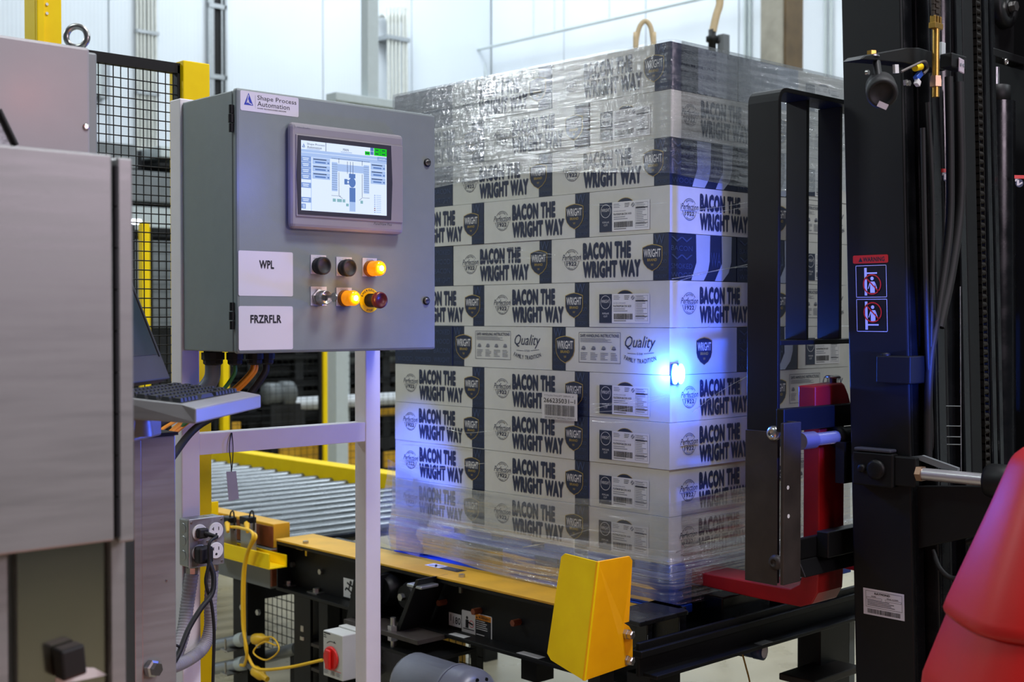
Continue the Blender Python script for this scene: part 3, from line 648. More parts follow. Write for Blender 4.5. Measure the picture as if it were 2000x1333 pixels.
# end rail facing the truck
ye = 2.08
m = MB(); m.box(2.385, 3.60, ye, ye + 0.012, 0.605, 0.69); m.box(2.40, 3.60, ye - 0.045, ye, 0.605, 0.615); m.box(2.38, 3.60, ye - 0.012, ye + 0.02, 0.655, 0.672); m.build('end_rail', BLACK, t, 0.002)
m = MB().prism([(2.40, ye + 0.012, 0.69), (3.60, ye + 0.012, 0.69), (3.60, ye + 0.15, 0.615), (2.40, ye + 0.15, 0.615)], (0, 0, -0.008)); m.build('chain_trough', BLACKG, t)
m = MB(); m.prism([(2.41, ye + 0.02, 0.735), (2.60, ye + 0.02, 0.735), (2.63, ye + 0.07, 0.735), (2.63, ye + 0.16, 0.735), (2.41, ye + 0.16, 0.735)], (0, 0, -0.012)); m.box(2.60, 2.63, ye + 0.05, ye + 0.16, 0.62, 0.735); m.box(2.45, 2.47, ye + 0.03, ye + 0.15, 0.63, 0.73); m.build('corner_bracket', BLACKG, t, 0.002)
q0, q1 = aY(1400, 1170, 2.15), aY(1480, 1160, 2.15)
box('drip_pan', BLACK, t, 2.568, 3.50, 2.232, 3.87, 0.588, 0.594); box('chain_guide', BLACKG, t, q0.x, q1.x + 0.03, 2.13, 2.205, 0.60, 0.735, 0.004)
for a_, b_, nm in ((3.21, 3.365, 'leg'), (2.45, 2.57, 'leg')): box(nm, BLACK, t, a_, b_, ye + 0.02, ye + 0.10, 0, 0.59, 0.003)
box('leg_flange', MIDG, t, 3.365, 3.395, ye + 0.02, ye + 0.10, 0, 0.59)
q = aY(1560, 1322, ye); box('foot_brace', WORN, t, 3.06, 3.30, ye - 0.06, ye + 0.06, q.z - 0.02, q.z, 0.003)
q = aY(1492, 1232, ye - 0.03); box('clip_plate', GALV, t, q.x - 0.03, q.x + 0.02, ye - 0.045, ye - 0.02, 0.6151, 0.617)
# legs and bracket at the left
lx = 2.50
a, b = aX(574, 1190, lx), aX(606, 1190, lx); c = aX(640, 1190, lx)
box('leg', BLACK, t, lx, lx + 0.012, b.y, a.y, 0.02, 0.526, 0.002); box('leg', BLACK, t, lx, lx + 0.08, c.y, b.y - 0.05, 0.02, 0.526, 0.002)
box('leg_web', BLACK, t, lx + 0.05, lx + 0.06, c.y, a.y, 0.02, 0.526)
for py in (1250, 1297): q = aX(600, py, lx + 0.02); box('foot_plate', WORN, t, lx + 0.002, lx + 0.05, c.y + 0.03, a.y, q.z - 0.01, q.z)
q = aX(595, 1250, lx + 0.01); MB().cyl((q.x, q.y, 0.02), (q.x, q.y, q.z + 0.03), 0.007, 8).build('adjusting_bolt', ZINC, t); MB().hexnut((q.x, q.y, q.z + 0.03), (0, 0, 1), 0.014, 0.02).build('bolt_head', ZINC, t); MB().hexnut((q.x, q.y, q.z), (0, 0, 1), 0.016, 0.012).build('nut', ZINC, t)
a, b = aX(644, 1180, 2.75), aX(676, 1180, 2.75); box('leg', BLACK, t, 2.75, 2.80, b.y, a.y, 0, 0.53)
a, b = aX(845, 1230, 3.2), aX(883, 1230, 3.2); box('rear_leg', YELW, t, 3.2, 3.27, b.y, a.y, 0, 0.53)
a, b = aX(1042, 1290, 2.6), aX(1072, 1290, 2.6); box('drop_plate', BLACK, t, 2.55, 2.62, b.y, a.y, aX(1050, 1322, 2.6).z, 0.53)
# gearbox mount under the strip
for pts in (((690, 1133), (722, 1128), (712, 1222), (676, 1212)), ((812, 1133), (818, 1133), (776, 1244), (768, 1240))):
    MB().prism([aX(*p, 2.42) for p in pts], (0.12, 0.004, 0)).build('gusset', BLACK, t, 0.0015)
a, b = aX(676, 1212, 2.40), aX(772, 1240, 2.40); zp = aX(700, 1216, 2.40).z
MB().box(2.39, 2.56, b.y - 0.12, a.y, zp - 0.014, zp).build('mount_plate', WORN, t, 0.001)
for px, py in ((700, 1212), (763, 1228)): q = aX(px, py, 2.405); MB().cyl((q.x + 0.01, q.y, zp - 0.05), (q.x + 0.01, q.y, zp + 0.04), 0.009, 8).build('stud', ZINC, t); MB().hexnut((q.x + 0.01, q.y, zp), (0, 0, 1), 0.017, 0.016).build('nut', ZINC, t); MB().hexnut((q.x + 0.01, q.y, zp - 0.03), (0, 0, 1), 0.017, 0.015).build('nut', ZINC, t)
for px, py, r in ((754, 1152, 0.055), (800, 1165, 0.045)):
    q = aX(px, py, 2.50); MB().lathe(q, (-1, 0, 0), [(r, -0.05), (r, 0.0), (r * 0.8, 0.012), (r * 0.8, 0.02)], 20).build('bearing_housing', BLACK, t); MB().hexnut(q + V((-0.02, r * 0.15, 0)), (-1, 0, 0), 0.012, 0.014).build('bolt', ZINC, t)
q = aX(820, 1128, 2.44); box('cover_clip', GALV, t, q.x - 0.02, q.x + 0.05, q.y - 0.03, q.y + 0.04, ZT - 0.022, ZT - 0.0125, 0.003)
# stickers on the beam
p = Print(); a, b = aX(671, 1133, 2.5545), aX(694, 1168, 2.5545); wd, ht = a.y - b.y, 0.065
p.rect(0, wd, 0, ht, PAPER, 1); p.disc(wd * .62, ht * .82, wd * .1, wd * .1, INK, 2)
for l_ in (((.55, .7), (.45, .42)), ((.55, .68), (.85, .62)), ((.55, .68), (.3, .78)), ((.45, .42), (.7, .3)), ((.7, .3), (.6, .1)), ((.45, .42), (.25, .5)), ((.25, .5), (.15, .35))): p.line((wd * l_[0][0], ht * l_[0][1]), (wd * l_[1][0], ht * l_[1][1]), wd * .1, INK, 2)
p.rect(wd, wd * 2, 0, ht, PAPER, 1); p.rect(wd, wd * 2, ht * .74, ht, REDK, 2); p.text('DANGER', wd * 1.1, wd * 1.9, ht * .8, ht * .94, PAPER, 3); p.lines(wd * 1.1, wd * 1.9, ht * .08, ht * .68, 7, INK, 2)
p.place('danger_sticker', t, V((2.5545, a.y, 0.545)), (0, -1, 0), ZU, 'white and red sticker with a falling figure')
p = Print(); a, b = aX(877, 1196, 2.5545), aX(901, 1222, 2.5545); wd = a.y - b.y; ht = 0.04
p.rect(0, wd, 0, ht, PAPER, 1); p.text('180', wd * .35, wd * .95, ht * .2, ht * .75, INK); p.text('↓' if False else 'I', wd * .12, wd * .18, ht * .35, ht * .9, INK)
p.place('number_sticker', t, V((2.5545, a.y, a.z - ht)), (0, -1, 0), ZU, 'small white sticker reading 180')
p = Print(); a, b = aX(902, 1191, 2.5542), aX(961, 1240, 2.5542); wd = a.y - b.y; ht = 0.075
p.rrect(0, wd, 0, ht, 0.004, PAPER, 1); p.rect(wd * .46, wd * .97, ht * .76, ht * .97, ORANGE, 2); p.rect(wd * .46, wd * .97, ht * .03, ht * .76, INK, 2)
p.text('WARNING', wd * .56, wd * .95, ht * .80, ht * .92, INK, 3); p.poly([(wd * .48, ht * .80), (wd * .54, ht * .80), (wd * .51, ht * .92)], INK, 3)
p.lines(wd * .49, wd * .93, ht * .32, ht * .72, 5, PAPER, 3); p.lines(wd * .49, wd * .9, ht * .08, ht * .18, 1, PAPER, 3)
p.disc(wd * .18, ht * .72, wd * .035, wd * .035, INK, 2); p.rect(wd * .13, wd * .23, ht * .3, ht * .64, INK, 2); p.rect(wd * .05, wd * .42, ht * .24, ht * .28, INK, 2); p.ring(wd * .33, ht * .5, wd * .08, wd * .015, REDK, 2); p.line((wd * .2, ht * .55), (wd * .38, ht * .48), wd * .04, INK, 2)
p.place('warning_sticker', t, V((2.5542, a.y, a.z - ht)), (0, -1, 0), ZU, 'orange and black warning sticker with pictogram')
q = aZ(900, 1240, 0.5375); p = Print(); p.rect(0, 0.07, 0, 0.028, PAPER, 1); p.place('blank_sticker', t, V((2.50, q.y + 0.03, 0.5372)), (0, -1, 0), (1, 0, 0))
q = aZ(1052, 1275, 0.5375); p = Print(); p.rect(0, 0.09, 0, 0.03, PAPER, 1); p.place('blank_sticker', t, V((2.50, q.y + 0.04, 0.5372)), (0, -1, 0), (1, 0, 0))
q = aZ(866, 1109, ZT + 0.007); p = Print(); p.rect(-0.07, 0.0, -0.02, 0.02, PAPER, 1); p.rect(0, 0.09, -0.02, 0.02, INK, 1); p.line((-0.06, -0.01), (-0.01, 0.012), 0.007, INK, 2); p.line((-0.05, 0.012), (-0.02, -0.014), 0.007, INK, 2); p.lines(0.005, 0.085, -0.015, 0.015, 4, INKG, 2)
p.place('strip_sticker', t, V((q.x, q.y, ZT + 0.0072)), (0, -1, 0), (1, 0, 0), 'worn warning sticker on the yellow strip')
p = Print(); a = aX(596, 1179, lx - 0.0005); p.rect(0, 0.036, 0, 0.05, PAPER, 1); p.text('20', 0.006, 0.031, 0.014, 0.036, INK)
a.x = lx + 0.0495; a = aX(597, 1180, lx + 0.0495); p.place('number_sticker', t, V((lx + 0.0495, a.y, a.z - 0.05)), (0, -1, 0), ZU, 'small white sticker reading 20')
# sensor and its lead under the end rail
t = thing('round_sensor', 'round navy sensor with white face hanging under the end rail', 'sensor', aY(1478, 1270, ye))
a, b = aY(1462, 1262, ye), aY(1496, 1271, ye - 0.05)
d = V((0.12, -0.99, 0.0)); c = aY(1476, 1271, ye + 0.01)
MB().lathe(c - d * 0.03, d, [(0.014, -0.05), (0.014, 0), (0.022, 0.002), (0.022, 0.02), (0.02, 0.022), (0.02, 0.026), (0.0235, 0.028), (0.0235, 0.055), (0.018, 0.057)], 18).build('body', mat('navy_plastic', '14294f', 0.4), t)
MB().lathe(c + d * 0.0272, d, [(0.0165, 0), (0.0165, 0.001)], 18).build('face', PAPER, t)
box('mount', DARKM, t, c.x - 0.02, c.x + 0.02, c.y + 0.03, c.y + 0.06, c.z - 0.02, 0.606)
q = aY(1447, 1268, ye); cable('sensor_lead', 'thin yellow and black lead hanging below the end rail', [V((q.x, ye + 0.006, 0.60)), aY(1447, 1270, ye), aY(1456, 1300, ye), aY(1466, 1345, ye), aY(1470, 1420, ye)], 0.0025, mat('yellow_black_lead', '8a6a18', 0.5))
# motor below the strip
t = thing('electric_motor', 'blue grey electric motor with vented fan cover below the conveyor', 'motor', (2.33, 2.7, 0.0))
a = V((2.33, aX(800, 1300, 2.33).y, 0.435)); d = V((0, -1, 0)); 
MB().lathe(a, d, [(0.03, 0), (0.075, 0.0), (0.085, 0.02), (0.085, 0.20), (0.09, 0.205), (0.09, 0.215)], 26).build('body', OLIVE, t)
MB().lathe(a + d * 0.216, d, [(0.088, 0), (0.09, 0.05), (0.086, 0.07), (0.07, 0.09), (0.045, 0.10)], 26).build('fan_cover', OLIVE, t)
m = MB()
for i in range(12):
    for r in (0.05, 0.066):
        an = i * math.pi / 6 + r * 10; m.cyl(a + d * (0.305 if r > 0.06 else 0.31) + V((math.cos(an) * r, 0.006, math.sin(an) * r)), a + d * (0.315 if r < 0.06 else 0.309) + V((math.cos(an) * r, 0, math.sin(an) * r)), 0.006, 6)
m.build('vent_slots', BLACK, t, kind='stuff')
box('terminal_box', OLIVE, t, 2.225, 2.26, a.y - 0.17, a.y - 0.06, 0.39, 0.46, 0.004)
for k_ in (0.03, 0.17): box('foot', DARKM, t, 2.27, 2.39, a.y - k_ - 0.03, a.y - k_, 0, 0.37)
t = thing('gearbox', 'black gearbox body on a plate under the bearing mount', 'gearbox', (2.45, 3.0, 0))
a, b = aX(742, 1255, 2.42), aX(850, 1262, 2.42)
box('body', BLACKG, t, 2.42, 2.56, b.y + 0.05, a.y, 0.18, zp - 0.06, 0.006); box('top_plate', BLACK, t, 2.39, 2.58, b.y, a.y + 0.02, zp - 0.06, zp - 0.05); box('rib', BLACK, t, 2.405, 2.42, b.y + 0.09, b.y + 0.11, 0.18, zp - 0.06); box('stand', DARKM, t, 2.44, 2.54, b.y + 0.08, a.y - 0.03, 0, 0.18)
# disconnect switch
t = thing('disconnect_switch', 'light grey disconnect switch box with a red rotary knob', 'switch', aX(650, 1280, 2.30))
a, b = aX(631, 1233, 2.30), aX(669, 1241, 2.30); z0, z1 = 0.375, 0.517
m = MB(); m.box(2.30, 2.36, b.y, a.y, z0, z1); m.build('cover', mat('switch_grey', 'bfc0bb', 0.5), t, 0.003)
box('back_box', mat('switch_grey', 'bfc0bb', 0.5), t, 2.361, 2.43, b.y - 0.004, a.y + 0.004, z0 - 0.005, z1 + 0.004, 0.003)
cy, cz = (a.y + b.y) / 2 + 0.006, z0 + 0.062
m = MB(); m.lathe((2.2995, cy, cz), (-1, 0, 0), [(0.037, 0), (0.037, 0.005), (0.034, 0.0065)], 24); m.build('dial', REDK, t)
m = MB().obox(V((2.281, cy - 0.011, cz - 0.033)), (0.012, 0, 0), (0, 0.024, 0), (0, 0, 0.062)); m.build('knob', REDK, t, 0.005)
p = Print(); W_ = a.y - b.y
p.rect(W_ * .05, W_ * .38, z1 - z0 - 0.008, z1 - z0 - 0.004, INK); p.lines(W_ * .05, W_ * .22, 0.118, 0.13, 2, INK); p.ring(W_ * .45, 0.075, 0.04, 0.002, INK, 2, 14, 70, 130); p.poly([(W_ * .45 + 0.012, 0.112), (W_ * .45 + 0.024, 0.111), (W_ * .45 + 0.012, 0.118)], INK)
p.lines(W_ * .05, W_ * .35, 0.008, 0.022, 4, INKG); p.lines(W_ * .4, W_ * .65, 0.008, 0.022, 4, INKG); p.lines(W_ * .7, W_ * .93, 0.008, 0.022, 4, INKG); p.rect(W_ * .4, W_ * .93, 0.025, 0.0265, REDK)
p.place('printed_marks', t, V((2.2994, a.y, z0)), (0, -1, 0), ZU)
p = Print(); p.lines(0.012, 0.045, 0.05, 0.11, 7, INK); p.place('rating_print', t, V((2.376, b.y - 0.0042, z0)), XU, ZU)
MB().hexnut((2.405, b.y - 0.004, z0 + 0.02), (0, -1, 0), 0.014, 0.025).build('conduit_fitting', ZINC, t)
box('support', BLACK, t, 2.43, 2.50, b.y + 0.01, a.y - 0.01, 0, z1 - 0.02)
# bent yellow corner guard
t = thing('corner_guard', 'bright yellow bent steel corner guard bolted to the conveyor end', 'guard', (2.40, 2.2, 0.6))
A_, B_, C_ = aD(1097, 1080, 3.1416), aD(1168, 1098, 3.0369), aD(1236, 1086, 3.1416)
D_, E_, G_ = aD(1067, 1285, 3.1130), aD(1141, 1331, 2.9988), aD(1224, 1302, 3.1130)
def lp(P, Q, k): return P + (Q - P) * k
lft = [lp(A_, B_, 0.09), B_, E_, lp(D_, E_, 0.12), lp(D_, A_, 0.04) , lp(A_, D_, 0.04)]
nl = (B_ - A_).cross(D_ - A_).normalized(); nl = nl if nl.dot(FWD) > 0 else -nl
nr = (C_ - B_).cross(E_ - B_).normalized(); nr = nr if nr.dot(FWD) > 0 else -nr
tab = [aD(1219, 1218, 3.1178), aD(1229, 1224, 3.1178), aD(1236, 1236, 3.1178), aD(1236, 1296, 3.1178)]
mid = (A_ + C_ + D_ + G_) / 4
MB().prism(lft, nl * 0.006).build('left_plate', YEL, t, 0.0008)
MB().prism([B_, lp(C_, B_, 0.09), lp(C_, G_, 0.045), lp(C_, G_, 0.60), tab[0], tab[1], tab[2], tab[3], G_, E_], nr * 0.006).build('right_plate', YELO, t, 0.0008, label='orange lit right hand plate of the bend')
for pxy in ((1228, 1240), (1228, 1291)):
    q = aD(*pxy, 3.1130); MB().lathe(q, -nr, [(0.013, -0.03), (0.013, 0.0), (0.011, 0.001), (0.011, 0.012), (0.008, 0.014)], 6, smooth=False).build('bolt', ZINC, t)
q = aD(1212, 1234, 3.1054); MB().lathe(q, -nr, [(0.0045, -0.003), (0.0045, 0.0005)], 10).build('bolt_hole', PAPER, t)
q = aD(1150, 1315, 3.3); box('foot', BLACK, t, 2.28, 2.33, 2.115, 2.155, 0, 0.68); box('foot_plate', BLACK, t, 2.25, 2.36, 2.08, 2.19, 0, 0.012)

# ================================================================== BLUE PALLET AND CARTONS
PX, PY = 2.656, 2.211
t = thing('pallet', 'blue wooden pallet under the wrapped cartons', 'pallet', (PX + 0.45, PY + 0.6, 0.688))
BW = 0.90; BL = 1.20
for i in range(7): box('deck_board', BLUEP, t, PX + 0.002, PX + BW, PY + i * 0.178, PY + i * 0.178 + 0.125, 0.806, 0.828, 0.002)
for xx in (0.0, 0.375, 0.75):
    for yy in (0.0, 0.52, 1.05): box('block', BLUEP, t, PX + xx + (0.004 if xx == 0 else 0), PX + xx + 0.15 - (0.05 if xx == 0 else 0), PY + yy + 0.002, PY + yy + 0.145, 0.712, 0.785, 0.003)
    box('stringer_board', BLUEP, t, PX + xx + 0.003, PX + xx + 0.145 - (0.045 if xx == 0 else 0), PY + 0.001, PY + BL, 0.786, 0.805, 0.002)
    box('bottom_board', BLUEP, t, PX + xx, PX + xx + 0.145 - (0.045 if xx == 0 else 0), PY, PY + BL, 0.688, 0.711, 0.002)
CL, CS, CH = 0.447, 0.297, 0.1278
ZB = 0.830
bandx = CL / 2 - 0.056
m = MB()
hl, hs = CL / 2 - 0.001, CS / 2 - 0.001
m.box(-hl, bandx, -hs, hs, 0.0005, CH - 0.0008, 0)
m.box(bandx, hl, -hs, hs, 0.0005, CH - 0.0008, 1)
CART = m.build('carton_template', [KRAFT, NAVY]); cart_me = CART.data; bpy.data.objects.remove(CART)
EP = 0.0006
FO, FU_ = V((-CL / 2, -hs - EP, 0)), V((1, 0, 0))
def pm(name, p, o, u): return p.mesh(name, o, u, ZU)
p = Print(); c = (0.083, 0.066); p.ring(c[0], c[1], 0.031, 0.0014, INKN, 1, 36, 205, 515 - 40); p.ring(c[0], c[1], 0.031, 0.0014, INKN, 1, 20, 30, 150)
p = Print(); p.ring(c[0], c[1], 0.030, 0.0013, INKN, 1, 40)
p.rect(c[0] - 0.038, c[0] + 0.037, c[1] - 0.004, c[1] + 0.0155, KRAFT, 2)
p.text('Perfection', c[0] - 0.037, c[0] + 0.037, c[1] - 0.001, c[1] + 0.0155, INKN, 3, 0.012, 0.35); p.line((c[0] - 0.024, c[1] - 0.0035), (c[0] + 0.024, c[1] - 0.0025), 0.001, INKN, 3)
p.text('1922', c[0] - 0.020, c[0] + 0.020, c[1] - 0.0175, c[1] - 0.006, INKN, 3, 0.02); p.arc_text('BACON', c[0], c[1], 0.0225, 125, 55, 0.0045, INKN, 3, 0.03); p.arc_text('VERNON, TX', c[0], c[1], 0.0275, 235, 305, 0.0035, INKN, 3, 0.01, True)
ME_BADGE = pm('round_badge', p, FO, FU_)
p = Print(); p.text('BACON THE', 0.128, 0.311, 0.0635, 0.1125, INKN, 1, 0.066); p.text('WRIGHT WAY', 0.128, 0.346, 0.0110, 0.0600, INKN, 1, 0.066); p.ring(0.3475, 0.0565, 0.0018, 0.0006, INKN, 1, 10)
ME_TEXT = pm('lettering', p, FO, FU_)
p = Print(); shield(p, 0.3885, 0.062, 0.071, 0.074, 1); ME_SHF = pm('shield_emblem', p, FO, FU_)
def zig(p, x0, x1, y0, y1):
    n = 3; wd = (x1 - x0)
    p.text('W', x0 + wd * .1, x0 + wd * .75, y1 - 0.030, y1 - 0.004, NAVYL, 1, 0.0)
    r = random.Random(5)
    for i in range(4):
        yy = y0 + 0.006 + i * 0.02; p.text(r.choice(('WOOD', 'SMOKED', 'HICKORY', 'BACON')), x0 + wd * .1, x0 + wd * .9, yy, yy + 0.010, NAVYL, 1, 0.0)
p = Print(0.0002); zig(p, CL - 0.056, CL - 0.002, 0.0, CH); ME_BAND = pm('band_pattern', p, FO, FU_)
# rear long side (seen u from +X to -X)
KO, KU_ = V((CL / 2, hs + EP, 0)), V((-1, 0, 0))
p = Print(); p.frame(0.109, 0.270, 0.026, 0.113, 0.0011, INKN); p.text('SAFE HANDLING INSTRUCTIONS', 0.115, 0.264, 0.099, 0.108, INKN, 2, 0.02); p.lines(0.115, 0.264, 0.083, 0.096, 4, INKG, 2)
for i in range(4):
    xx = 0.116 + i * 0.039; p.disc(xx + 0.012, 0.068, 0.007, 0.006, INKG, 2, 12); p.rect(xx + 0.003, xx + 0.02, 0.064, 0.066, INKN, 2); p.lines(xx, xx + 0.03, 0.032, 0.055, 5, INKG, 2, seed=i)
ME_SAFE = pm('handling_panel', p, KO, KU_)
p = Print(); p.text('Quality', 0.287, 0.398, 0.062, 0.104, INKN, 1, 0.0, 0.35); p.text('IS OUR', 0.331, 0.352, 0.052, 0.058, INKN, 1, 0.0); p.line((0.296, 0.056), (0.328, 0.0545), 0.0012, INKN); p.line((0.356, 0.0555), (0.392, 0.059), 0.0012, INKN); p.arc_text('FAMILY TRADITION', 0.342, 0.205, 0.176, 250, 290, 0.0125, INKN, 1, 0.01, True)
ME_QUAL = pm('quality_lettering', p, KO, KU_)
p = Print(); shield(p, 0.054, 0.062, 0.076, 0.080, 1); ME_SHK = pm('shield_emblem', p, KO, KU_)
p = Print(0.0002); zig(p, 0.002, 0.054, 0.0, CH); ME_BANDK = pm('band_pattern', p, KO, KU_)
# white end with sticker (faces -X, u from +Y to -Y)
EO, EU_ = V((-hl - EP, CS / 2, 0)), V((0, -1, 0))
p = Print(); p.disc(0.137, 0.078, 0.036, 0.026, GOLD, 1, 24); p.disc(0.137, 0.078, 0.0345, 0.0245, NAVY, 2, 24); ME_ARC = pm('shield_emblem', p, EO, EU_)
p = Print(); p.rect(0.041, 0.226, 0.012, 0.093, PAPER, 4); p.rect(0.041, 0.089, 0.012, 0.093, NAVY, 5)
for k in (1.0, 0.86):
    pass
p.text('WRIGHT', 0.050, 0.080, 0.068, 0.077, PAPER, 7, 0.0); p.ring(0.065, 0.07, 0.019, 0.0012, PAPER, 6, 20, 0, 360); p.text('POPULAR', 0.053, 0.078, 0.036, 0.041, PAPER, 6, 0.0); p.text('CUT', 0.058, 0.072, 0.028, 0.033, PAPER, 6, 0.0)
p.lines(0.095, 0.125, 0.075, 0.088, 3, INKG, 5); p.lines(0.135, 0.160, 0.075, 0.088, 3, INK, 5, seed=9); p.text('PLATINUM BACON 14/18', 0.095, 0.160, 0.056, 0.062, INK, 5, 0.01); p.text('NATURAL JUICES ADDED', 0.095, 0.140, 0.065, 0.069, INKG, 5, 0.0)
p.barcode(0.096, 0.168, 0.022, 0.038, INK, 5, 40); p.lines(0.096, 0.165, 0.014, 0.019, 1, INK, 5); p.lines(0.095, 0.16, 0.041, 0.052, 2, INKG, 5)
for i in range(4):
    for j in range(4):
        if (i * 7 + j * 5) % 3: p.rect(0.160 + i * 0.003, 0.163 + i * 0.003, 0.076 + j * 0.003, 0.079 + j * 0.003, INKG, 5)
p.frame(0.175, 0.220, 0.018, 0.088, 0.0007, INKG, 5); p.lines(0.178, 0.218, 0.02, 0.086, 14, INKG, 5)
p.rect(0.176, 0.219, 0.072, 0.0745, INK, 5); p.rect(0.176, 0.219, 0.03, 0.0315, INK, 5)
ME_STICK = pm('label_sticker', p, EO, EU_)
p = Print(); shield(p, 0.148, 0.062, 0.070, 0.078, 1); ME_SHE = pm('shield_emblem', p, EO, EU_)
# blue end (faces +X, u from -Y to +Y)
UO, UU_ = V((hl + EP, -CS / 2, 0)), V((0, 1, 0))
p = Print(); PALEB = mat('pale_blue_tone', 'a9b4c8', 0.55)
def stroke(x0, x1, bend):
    L = [(x0, CH - 0.001), (x0 + 0.002, 0.05), (x0 - bend * 0.6, 0.02), (x0 - bend, 0.001)]; R = [(x1 - bend * 1.3, 0.001), (x1 - bend * .4, 0.025), (x1, 0.055), (x1 + 0.002, CH - 0.001)]
    p.poly(L + R, PALEB, 1)
stroke(0.115, 0.175, 0.02); stroke(0.228, 0.272, 0.03); zz_ = 0
for i in range(5): p.text(('WOOD', 'SMOKED', 'W', 'BACON', 'W')[i], 0.01, 0.10, 0.008 + i * 0.024, 0.022 + i * 0.024, NAVYL, 1, 0.0)
p.text('WA', 0.18, 0.225, 0.04, 0.08, NAVYL, 1, 0.0)
ME_BLUE = pm('end_print_tone', p, UO, UU_)
p = Print(0.0002)
for i in range(4):
    for j in range(3): p.text(('WOOD', 'SMOKED', 'WRIGHT', 'BACON')[(i + j) % 4], 0.015 + j * 0.095, 0.095 + j * 0.095, 0.010 + i * 0.030, 0.026 + i * 0.030, NAVYL, 1, 0.0)
ME_NAVY = pm('end_pattern', p, UO, UU_)
p = Print(0.0002); p.rect(0.118, CS - 0.001, 0.001, CH - 0.002, mat('film_haze_tone', '8d98ad', 0.55), 1); p.rect(0.20, 0.245, 0.001, CH - 0.002, PALEB, 2)  # pale panels put film haze and reflection into the colour
ME_PALEA = pm('end_print_tone', p, UO, UU_)
p = Print(0.0002); p.rect(0.001, CS - 0.001, 0.001, CH - 0.002, mat('film_haze_tone', '8d98ad', 0.55), 1); p.rect(0.06, 0.11, 0.001, CH - 0.002, PALEB, 2); p.rect(0.19, 0.25, 0.001, CH - 0.002, PALEB, 2)  # same haze and reflection, painted across the whole end
ME_PALEB = pm('end_print_tone', p, UO, UU_)
ROWN = ['top', 'second', 'third', 'fourth', 'fifth', 'sixth', 'seventh', 'eighth', 'ninth', 'tenth', 'bottom']
NC = [0]
def carton(cx, cy, row, rot, prints, label):
    r = random.Random(NC[0] * 13 + 5); NC[0] += 1
    z = ZB + (10 - row) * CH
    o = bpy.data.objects.new('carton', None); COL.objects.link(o)
    o.location = (cx + r.uniform(-0.002, 0.002), cy + r.uniform(-0.0015, 0.0015), z); o.rotation_euler = (0, 0, math.radians(rot + r.uniform(-0.35, 0.35)))
    tag(o, label, 'carton', 'white bacon cartons stacked on the pallet')
    b = bpy.data.objects.new('body', cart_me); COL.objects.link(b); b.parent = o
    sets = {'F': [ME_BADGE, ME_TEXT, ME_SHF, ME_BAND], 'K': [ME_SAFE, ME_QUAL, ME_SHK, ME_BANDK], 'E': [ME_ARC, ME_STICK], 'S': [ME_SHE], 'U': [ME_BLUE], 'N': [ME_NAVY], 'P': [ME_PALEA], 'Q': [ME_PALEB]}
    for s_ in prints:
        for me in sets[s_]:
            c_ = bpy.data.objects.new(me.name.split('.')[0], me); COL.objects.link(c_); c_.parent = o
            if 'pattern' in me.name: c_['kind'] = 'stuff'
    return o
hL, hS = CL / 2, CS / 2
for row in range(11):
    rn = ROWN[row]
    if row in (0, 2, 4, 6):
        rot = -90 if row != 6 else 90
        fr = 'F' if row != 6 else 'K'
        what = 'slogan lettering' if row != 6 else 'safe handling panel'
        carton(PX + hS, PY + hL, row, rot, fr + ('P' if row == 0 else 'U' if row != 6 else 'S'), f'carton with {what} on left face, {rn} layer, at near corner')
        carton(PX + hS, PY + CL + hL, row, rot, fr, f'carton with {what} on left face, {rn} layer, second from near corner')
        carton(PX + hL, PY + 2 * CL + hS, row, 180, 'N', f'carton showing only its navy end, {rn} layer, at far left end')
        carton(PX + CS + hS, PY + hL, row, -90, 'Q' if row == 0 else 'U', f'carton showing navy end on right face, {rn} layer, second from near corner')
        carton(PX + 2 * CS + hS, PY + hL, row, 90, 'E', f'carton showing white end with sticker on right face, {rn} layer, behind the black rack')
    else:
        carton(PX + hL, PY + hS, row, 0, 'FE', f'carton with white label sticker end at near corner, {rn} layer')
        carton(PX + hS, PY + CS + hL, row, -90, 'F', f'carton with slogan lettering right of centre gap, {rn} layer, middle of left face' if False else f'carton with slogan lettering, {rn} layer, middle of left face')
        carton(PX + hS, PY + CS + CL + hL, row, -90, 'F', f'carton with slogan lettering, {rn} layer, far left end of left face')
        carton(PX + CL + hL, PY + hS, row, 180, 'KE' if row < 7 else 'K', f'carton with quality lettering on right face, {rn} layer, behind the black rack')
# pallet serial sheet stuck on the film
t = thing('serial_label', 'white pallet serial label with barcode stuck on the eighth layer', 'label', (PX - 0.02, 2.6, 1.2))
a, b = aX(1059, 766, PX - 0.012), aX(1128, 822, PX - 0.012); wd = a.y - b.y; ht = 0.078
p = Print(); p.rect(0, wd, 0, ht, PAPER, 1); p.text('TYSON PALLET SERIAL #', wd * .06, wd * .9, ht * .85, ht * .92, INKG, 2, 0.0); p.text('266235031–1', wd * .05, wd * .94, ht * .62, ht * .79, INK, 2, 0.012); p.barcode(wd * .08, wd * .95, ht * .14, ht * .55, INK, 2, 46, 4); p.text('00300237002662350311', wd * .08, wd * .95, ht * .02, ht * .10, INK, 2, 0.0)
p.place('sheet', t, V((PX - 0.0125, a.y, a.z - ht)), (0, -1, 0), ZU)

